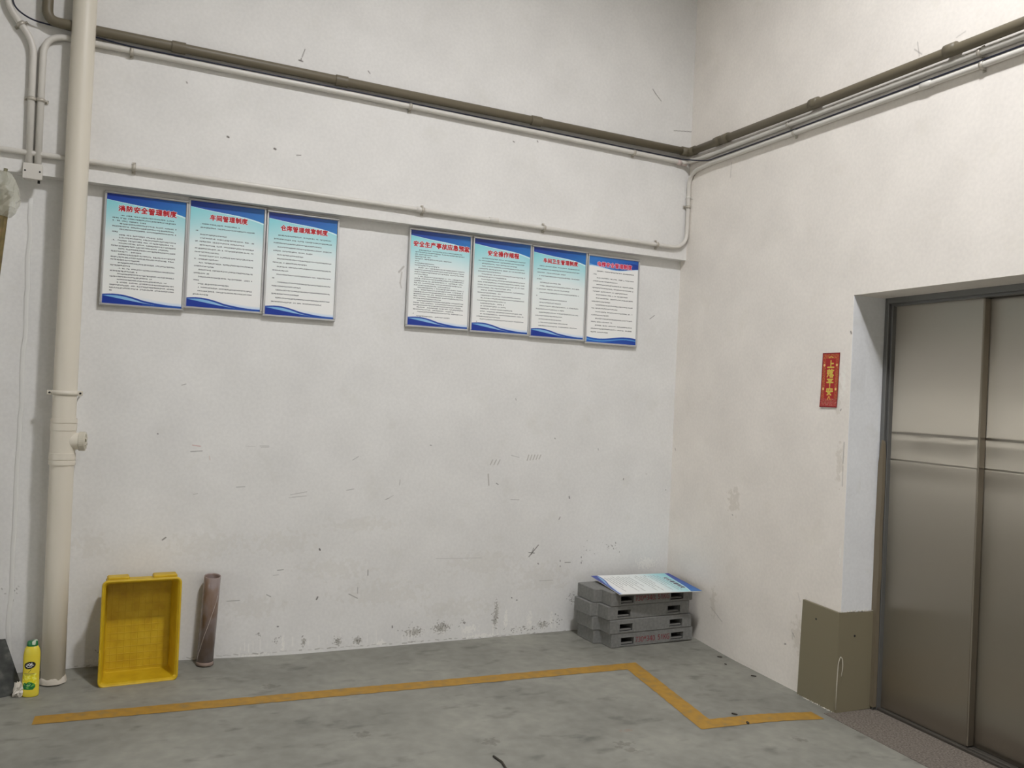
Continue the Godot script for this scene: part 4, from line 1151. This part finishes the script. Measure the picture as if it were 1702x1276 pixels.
func crate() -> void:
	# stands on its short side, open face to the room, nearly upright against the wall
	var W := 0.385
	var H := 0.545
	var D := 0.168
	var t := thing("plastic_crate", "yellow plastic tray standing on its end against the wall", "crate", Vector3(-3.492, -0.004, 0.258), Basis(Vector3.UP, 0.045) * Basis(Vector3.RIGHT, -0.03))
	var ym := mat(Color.WHITE, 0.48)
	ym.albedo_texture = noise_tex(71, 0.012, 256, [[0.0, rgb(188, 152, 14)], [0.5, rgb(200, 166, 20)], [1.0, rgb(208, 176, 40)]], 5)
	ym.uv1_triplanar = true
	ym.uv1_scale = Vector3(3, 3, 3)
	var st := mb()
	var up := Vector2(0, H * 0.5)
	var rr := func(w: float, h: float, r: float) -> PackedVector2Array:
		var o := round_rect(w, h, r)
		for i in o.size():
			o[i] += up
		return o
	# inside walls, floor, then the outside; z = 0 is the rim's face, depth runs to -D
	loft(st, [[(rr as Callable).call(W - 0.020, H - 0.020, 0.022), 0.0], [(rr as Callable).call(W - 0.036, H - 0.036, 0.020), -0.012], [(rr as Callable).call(W - 0.062, H - 0.062, 0.018), -D + 0.012], [(rr as Callable).call(W - 0.070, H - 0.070, 0.014), -D + 0.005]])
	prism(st, (rr as Callable).call(W - 0.069, H - 0.069, 0.014), -D + 0.0025, -D + 0.005)
	loft(st, [[(rr as Callable).call(W - 0.026, H - 0.026, 0.022), -0.022], [(rr as Callable).call(W - 0.060, H - 0.056, 0.020), -D + 0.004], [(rr as Callable).call(W - 0.064, H - 0.062, 0.016), -D]])
	prism(st, (rr as Callable).call(W - 0.064, H - 0.062, 0.016), -D, -D + 0.002)
	obj("tray_body", st, ym, t)
	st = mb(true)                                           # rolled rim
	loft(st, [[(rr as Callable).call(W - 0.021, H - 0.021, 0.022), 0.0], [(rr as Callable).call(W - 0.016, H - 0.016, 0.024), 0.003], [(rr as Callable).call(W - 0.006, H - 0.006, 0.027), 0.003], [(rr as Callable).call(W, H, 0.029), -0.001], [(rr as Callable).call(W, H, 0.029), -0.016], [(rr as Callable).call(W - 0.004, H - 0.004, 0.027), -0.023], [(rr as Callable).call(W - 0.028, H - 0.028, 0.022), -0.023]])
	obj("rim", st, ym, t)
	# stacking feet towards the base, on the upper end: two blocks with a hand gap between
	for x in [[-0.165, -0.058], [0.058, 0.178]]:
		st = mb()
		cbox(st, Vector3((x[0] + x[1]) * 0.5, H - 0.013, -D + 0.045), Vector3(x[1] - x[0], 0.030, 0.078), 0.006)
		obj("stacking_foot", st, ym, t)
	st = mb()
	cbox(st, Vector3(0.0, H - 0.021, -D + 0.045), Vector3(0.34, 0.012, 0.078), 0.004)
	obj("end_rib", st, ym, t)
	for s in [-1, 1]:
		st = mb()
		cbox(st, Vector3(s * (W * 0.5 - 0.016), H * 0.5, -0.07), Vector3(0.012, H - 0.07, 0.01), 0.003)
		obj("side_rib", st, ym, t)
	# fine moulded lattice on the tray floor
	st = mb()
	for k in 13:
		cbox(st, Vector3(0, 0.05 + k * (H - 0.10) / 12.0, -D + 0.0055), Vector3(W - 0.085, 0.004, 0.002), 0.0006)
	for k in 9:
		cbox(st, Vector3(-W * 0.5 + 0.06 + k * (W - 0.12) / 8.0, H * 0.5, -D + 0.0055), Vector3(0.004, H - 0.09, 0.002), 0.0006)
	obj("floor_lattice", st, ym, t)

func card_tube() -> void:
	var base := Vector3(-3.150, floor_y(-3.15, 0.075) + 0.004, 0.078)
	var y := Vector3(0.020, 0.486, -0.006).normalized()
	var x := Vector3(1, 0, 0)
	x = (x - y * x.dot(y)).normalized()
	var t := thing("cardboard_tube", "open brown-grey cardboard tube wrapped in film standing by the wall", "tube", base, Basis(x, y, x.cross(y)))
	var st := mb(true)
	var pf := [[0.040, 0.002, 0], [0.0445, 0.0, 0], [0.0445, 0.484, 1], [0.0432, 0.487, 1], [0.0410, 0.486, 1], [0.040, 0.480, 1], [0.040, 0.002, 0]]
	for i in pf.size() - 1:
		for k in 36:
			var q := []
			for e in [[i, k], [i, k + 1], [i + 1, k + 1], [i + 1, k]]:
				var g: float = TAU * e[1] / 36.0
				var pr: Array = pf[e[0]]
				q.append(Vector3(cos(g) * pr[0], pr[1] - pr[2] * sin(g) * 0.006, sin(g) * pr[0]))
			quad(st, q[0], q[1], q[2], q[3], [Vector2(k / 36.0, i), Vector2((k + 1) / 36.0, i), Vector2((k + 1) / 36.0, i + 1), Vector2(k / 36.0, i + 1)])
	var m := mat(Color.WHITE, 0.5)
	m.albedo_texture = noise_tex(81, 0.010, 256, [[0.0, rgb(126, 100, 80)], [0.45, rgb(142, 122, 112)], [0.6, rgb(148, 132, 128)], [1.0, rgb(158, 146, 142)]], 3)
	m.clearcoat_enabled = true
	m.clearcoat = 0.8
	m.clearcoat_roughness = 0.12
	obj("tube_wall", st, m, t)
	st = mb(true)                                           # the spiral lap of the film
	var pts := []
	for k in 30:
		var g := 2.9 - k * 0.075
		pts.append(Vector3(cos(g) * 0.0446, 0.02 + k * 0.0125, sin(g) * 0.0446))
	tube(st, pts, 0.0012, 5)
	obj("film_lap", st, mat(rgb(196, 186, 178), 0.25), t)
	st = mb(true)
	lathe(st, [[0.0445, -0.004], [0.0475, -0.002], [0.0470, 0.010], [0.0447, 0.016]], 36)
	obj("film_foot", st, mat(rgb(150, 132, 122), 0.2), t)

func bottle_image() -> Image:
	var W := 256
	var H := 512
	var img := Image.create_empty(W, H, false, Image.FORMAT_RGB8)
	img.fill(rgb(226, 206, 62))
	var n := noise(15, 0.02, 3)
	for y in range(170, 470):
		for x in range(30, 226):
			var v := n.get_noise_2d(x, y)
			if y > 255 and y < 400:
				img.set_pixel(x, y, rgb(226, 214, 30).lerp(rgb(244, 240, 120), clampf(v * 2.0 + 0.3, 0, 1)))
			if y > 360 and (Vector2(x - 128, y - 425) / Vector2(82, 58 + 26 * v)).length() < 1.0:
				img.set_pixel(x, y, rgb(18, 112, 56).lerp(rgb(120, 180, 70), clampf(v * 2.2, 0, 1)))
	for y in range(90, 200):                               # black oval, tilted
		for x in range(40, 220):
			var q := Vector2(x - 128, y - 142).rotated(0.22)
			if (q / Vector2(76, 48)).length() < 1.0:
				img.set_pixel(x, y, rgb(22, 22, 24))
	var tx := "JOL"
	for i in 3:
		glyph(img, tx[i], Vector2(76 + i * 36, 124 - i * 8), Vector2(32, 34), 9.0, Color.WHITE)
	ink(img, [Vector2(102, 172), Vector2(156, 160)], 9.0, rgb(236, 236, 236))
	ink(img, [Vector2(150, 200), Vector2(120, 236)], 7.0, rgb(96, 120, 40))
	for k in 12:
		ink(img, [Vector2(62 + k * 11, 258), Vector2(69 + k * 11, 258)], 8.0, rgb(120, 110, 90))
	ink(img, [Vector2(64, 276), Vector2(180, 276)], 3.0, rgb(150, 140, 90))
	for k in 8:
		ink(img, [Vector2(92 + rng.randf() * 70, 400 + rng.randf() * 22)], 10.0, rgb(226, 232, 220), 0.7)
	return img
func cleaner_bottle() -> void:
	var t := thing("cleaner_bottle", "yellow plastic cleaner bottle with a green cap and black oval logo", "bottle", Vector3(-3.982, floor_y(-3.98, 0.28) + 0.001, 0.283), Basis(Vector3.UP, -0.25))
	var st := mb(true)
	lathe(st, [[0.0, 0.0], [0.036, 0.0], [0.039, 0.004], [0.0395, 0.02], [0.037, 0.10], [0.037, 0.14], [0.038, 0.19], [0.037, 0.212], [0.033, 0.232], [0.025, 0.246], [0.019, 0.250], [0.0, 0.250]], 36, Transform3D.IDENTITY, 1.0, 0.72)
	obj("bottle_body", st, mat(rgb(224, 206, 66), 0.3), t)
	st = mb(true)
	lathe(st, [[0.024, 0.246], [0.025, 0.249], [0.0235, 0.266], [0.020, 0.270], [0.0, 0.270]], 28, Transform3D.IDENTITY, 1.0, 0.8)
	obj("cap", st, mat(rgb(34, 116, 68), 0.35), t)
	st = mb()
	cbox(st, Vector3(0.010, 0.262, 0.0), Vector3(0.016, 0.018, 0.040), 0.003)
	obj("spout_flap", st, mat(rgb(214, 226, 206), 0.35), t)
	st = mb(true)                                           # label follows the body's front
	var prof := [[0.0400, 0.022], [0.0376, 0.10], [0.0376, 0.14], [0.0385, 0.19], [0.0378, 0.208]]
	for i in prof.size() - 1:
		for k in 16:
			var q := []
			var w := []
			for e in [[i, k], [i, k + 1], [i + 1, k + 1], [i + 1, k]]:
				var g: float = PI * 0.5 + (0.5 - float(e[1]) / 16.0) * 2.5
				var pr: Array = prof[e[0]]
				q.append(Vector3(cos(g) * pr[0], pr[1], sin(g) * pr[0] * 0.72))
				w.append(Vector2(float(e[1]) / 16.0, 1.0 - (pr[1] - 0.022) / 0.186))
			quad(st, q[0], q[1], q[2], q[3], w)
	obj("label", st, tex_mat(bottle_image(), 0.35), t)

func left_edge() -> void:
	# dusty dark sheet leaning by the wall, mostly out of the picture
	var st := mb()
	var a := Vector3(-4.022, 0.0, 0.235)
	var b := Vector3(-4.118, 0.245, 0.115)
	var dm := mat(Color.WHITE, 0.75)
	dm.albedo_texture = noise_tex(33, 0.02, 256, [[0.0, rgb(40, 42, 40)], [0.45, rgb(62, 64, 60)], [0.7, rgb(92, 92, 86)], [1.0, rgb(120, 118, 110)]], 5)
	dm.uv1_triplanar = true
	dm.uv1_scale = Vector3(2, 2, 2)
	var ex := Vector3(-0.92, 0, 0.40).normalized()
	var up := (b - a).normalized()
	up = (up - ex * up.dot(ex)).normalized()
	var nn := ex.cross(up)
	var pt := thing("dark_sheet", "dusty dark grey sheet leaning against the wall beside the cleaner bottle", "sheet", a, Basis(ex, up, nn))
	var l := (b - a).dot(up)
	var k := (b - a).dot(ex)
	prism(st, PackedVector2Array([Vector2(0, 0), Vector2(0.5, 0), Vector2(0.5, l), Vector2(k + 0.02, l), Vector2(k, l - 0.008), Vector2(0.004, 0.07)]), -0.004, 0.004)
	obj("sheet_panel", st, dm, pt)
	st = mb()
	prism(st, PackedVector2Array([Vector2(-0.004, 0), Vector2(0.012, 0), Vector2(k + 0.012, l), Vector2(k - 0.004, l), Vector2(0.0, 0.07)]), 0.004, 0.009)
	obj("folded_edge", st, mat(rgb(38, 38, 36), 0.6), pt)
	# crumpled tissue
	var n := noise(19, 28.0, 3)
	st = mb()
	var c := Vector3(-4.030, 0.034, 0.285)
	for i in 14:
		for j in 10:
			var q := []
			for e in [[i, j], [i + 1, j], [i + 1, j + 1], [i, j + 1]]:
				var g: float = TAU * (e[0] % 14) / 14.0
				var h: float = PI * e[1] / 10.0
				var d := Vector3(sin(h) * cos(g), cos(h), sin(h) * sin(g))
				var rr := 0.027 * (1.0 + 0.9 * n.get_noise_3dv(d * 0.05) + 0.5 * n.get_noise_3dv(d * 0.16))
				q.append(c + Vector3(d.x * rr * 0.85, maxf(-0.0335, d.y * rr * 1.15), d.z * rr * 0.8))
			quad(st, q[0], q[1], q[2], q[3])
	tag(obj("crumpled_tissue", st, mat(rgb(214, 208, 198), 0.9)), "small crumpled white tissue on the floor beside the cleaner bottle", "tissue")
	# tall wrapped bundle leaning at the picture's edge
	var foot := Vector3(-4.40, 0.0, 0.12)
	var head := Vector3(-4.225, 2.53, 0.160)
	var bt := thing("wrapped_bundle", "tall bundle of brown strips with a clear film cap beside the junction box", "bundle", foot, frame_along(foot, head).basis)
	var L := foot.distance_to(head)
	st = mb(true)
	var bm := mat(Color.WHITE, 0.7)
	bm.albedo_texture = noise_tex(53, 0.03, 256, [[0.0, rgb(70, 60, 40)], [0.5, rgb(118, 104, 58)], [1.0, rgb(150, 116, 90)]], 4)
	bm.uv1_triplanar = true
	bm.uv1_scale = Vector3(2, 2, 2)
	for q in [[0.0, 0.0], [0.026, 0.004], [-0.026, 0.003], [0.013, 0.024], [-0.013, 0.024], [0.012, -0.02], [-0.012, -0.02]]:
		st = mb(true)
		tube(st, [Vector3(q[0], 0.004, q[1]), Vector3(q[0], L - absf(q[0]) * 2.0, q[1])], 0.014, 8)
		obj("strip", st, bm, bt)
	st = mb()
	var nf := noise(29, 9.0, 3)
	for i in 22:
		for j in 9:
			var q := []
			for e in [[i, j], [i + 1, j], [i + 1, j + 1], [i, j + 1]]:
				var g: float = TAU * (e[0] % 22) / 22.0
				var v: float = e[1] / 9.0
				var rad: float = (0.022 + 0.052 * sin(PI * clampf(v * 0.85 + 0.05, 0, 1))) * (1.0 + 0.35 * nf.get_noise_3d(cos(g), v * 1.5, sin(g)))
				q.append(Vector3(cos(g) * rad + 0.012 * v, L + 0.055 - v * 0.22, sin(g) * rad))
			quad(st, q[0], q[1], q[2], q[3])
	var fm := mat(Color(0.86, 0.86, 0.80, 0.42), 0.12)
	fm.transparency = BaseMaterial3D.TRANSPARENCY_ALPHA
	obj("film_cap", st, fm, bt)
	st = mb(true)
	tube(st, [Vector3(0, L - 0.01, 0), Vector3(0.004, L + 0.075, 0.0)], 0.009, 8)
	obj("film_knot", st, mat(rgb(120, 116, 92), 0.4), bt)
	# plastered-over chase below the junction box: a shallow raised seam
	st = mb(true)
	var pts := []
	var nn2 := noise(39, 2.0, 2)
	for i in 50:
		var y := 2.50 - i * 0.052
		pts.append(Vector3(-4.112 + 0.008 * nn2.get_noise_1d(y * 2.0), y, 0.0))
	tube(st, pts, 0.011, 10, true, 0.28)
	var o := obj("trim_2", st, mat(rgb(224, 223, 219), 0.75))
	o.set_meta("kind", "structure")
	tag(o, "raised plaster seam running down the wall below the junction box", "seam")

func floor_bits() -> void:
	# painted line: one broken-cornered stripe
	var path := [Vector2(-3.94, 0.631), Vector2(-0.79, 0.778), Vector2(-0.935, 1.668), Vector2(-0.245, 1.722)]
	var w := 0.052
	var left := []
	var right := []
	var n := noise(97, 6.0, 3)
	var dense := []
	for i in path.size() - 1:
		var a: Vector2 = path[i]
		var b: Vector2 = path[i + 1]
		var m := int(a.distance_to(b) / 0.03)
		for k in m:
			var q := a.lerp(b, float(k) / m)
			# keep clear of the mitres, so that the edges do not cross there
			if (k > 0 and i > 0 and q.distance_to(a) < 0.09) or (i < 2 and q.distance_to(b) < 0.09):
				continue
			dense.append([q, i, float(k) / m])
	dense.append([path[-1], 2, 1.0])
	for d in dense:
		var p: Vector2 = d[0]
		var i: int = d[1]
		var dr: Vector2 = (path[i + 1] - path[i]).normalized()
		var nr := Vector2(-dr.y, dr.x)
		if d[2] == 0.0 and i > 0:                           # mitre
			var d0: Vector2 = (path[i] - path[i - 1]).normalized()
			var n0 := Vector2(-d0.y, d0.x)
			nr = (nr + n0).normalized() / maxf(0.35, ((nr + n0).normalized()).dot(nr))
		var j := 0.006 * n.get_noise_2dv(p * 3.0)
		var j2 := 0.006 * n.get_noise_2dv(p * 3.0 + Vector2(9, 9))
		left.append(p + nr * (w + j))
		right.append(p - nr * (w + j2))
	# near the corners the offset of the neighbours must not cross the mitre
	var st := mb()
	for i in left.size() - 1:
		var q := []
		for e in [left[i], left[i + 1], right[i + 1], right[i]]:
			q.append(Vector3(e.x, floor_y(e.x, e.y) + 0.0015, e.y))
		quad(st, q[0], q[1], q[2], q[3])
	var pm := mat(Color.WHITE, 0.7)
	pm.albedo_texture = noise_tex(13, 0.02, 512, [[0.0, rgb(134, 116, 78)], [0.35, rgb(158, 121, 50)], [0.55, rgb(166, 126, 44)], [1.0, rgb(172, 134, 58)]], 5)
	pm.uv1_triplanar = true
	pm.uv1_world_triplanar = true
	pm.uv1_scale = Vector3(1.3, 1.3, 1.3)
	tag(obj("floor_marking", st, pm), "worn yellow line painted on the concrete floor with two corners", "floor marking")
	# bits of rubbish
	var names := ["dark chip of rubbish on the floor near the right wall's foot", "tiny dark crumb on the floor between the wall and yellow line", "flat dark scrap at the foot of the right wall", "brown curled scrap inside the corner of the yellow line", "brown scrap lying on the yellow line"]
	var spots := [[1196, 1087], [1206, 1099], [1252, 1118], [1220, 1187], [1243, 1202]]
	for i in 5:
		var d := ray(spots[i][0], spots[i][1])
		var p := CAM_POS + d * (-CAM_POS.y / d.y)
		p.y = floor_y(p.x, p.z) + 0.002
		var s2 := mb()
		var R := [0.016, 0.009, 0.018, 0.016, 0.016][i] as float
		var poly := PackedVector2Array()
		for k in 7:
			var g := TAU * k / 7.0
			poly.append(Vector2(cos(g) * R * rng.randf_range(0.7, 1.2), sin(g) * R * 0.5 * rng.randf_range(0.6, 1.2)))
		prism(s2, poly, 0.0, 0.004, Transform3D(Basis(Vector3.UP, rng.randf() * 3.0) * Basis(Vector3.RIGHT, -PI / 2 + 0.12), p))
		tag(obj("debris_scrap", s2, mat(rgb(58, 52, 44), 0.8)), names[i], "debris", "scraps on the floor")
	var d1 := ray(820, 1258)
	var d2 := ray(842, 1280)
	var p1 := CAM_POS + d1 * (-CAM_POS.y / d1.y)
	var p2 := CAM_POS + d2 * (-CAM_POS.y / d2.y)
	st = mb(true)
	tube(st, [p1 + Vector3(0, 0.005, 0), p1.lerp(p2, 0.5) + Vector3(0.01, 0.006, 0), p2 + Vector3(0, 0.005, 0)], 0.0045, 6)
	tag(obj("twig", st, mat(rgb(62, 56, 48), 0.8)), "thin dark twig lying on the open floor", "twig")
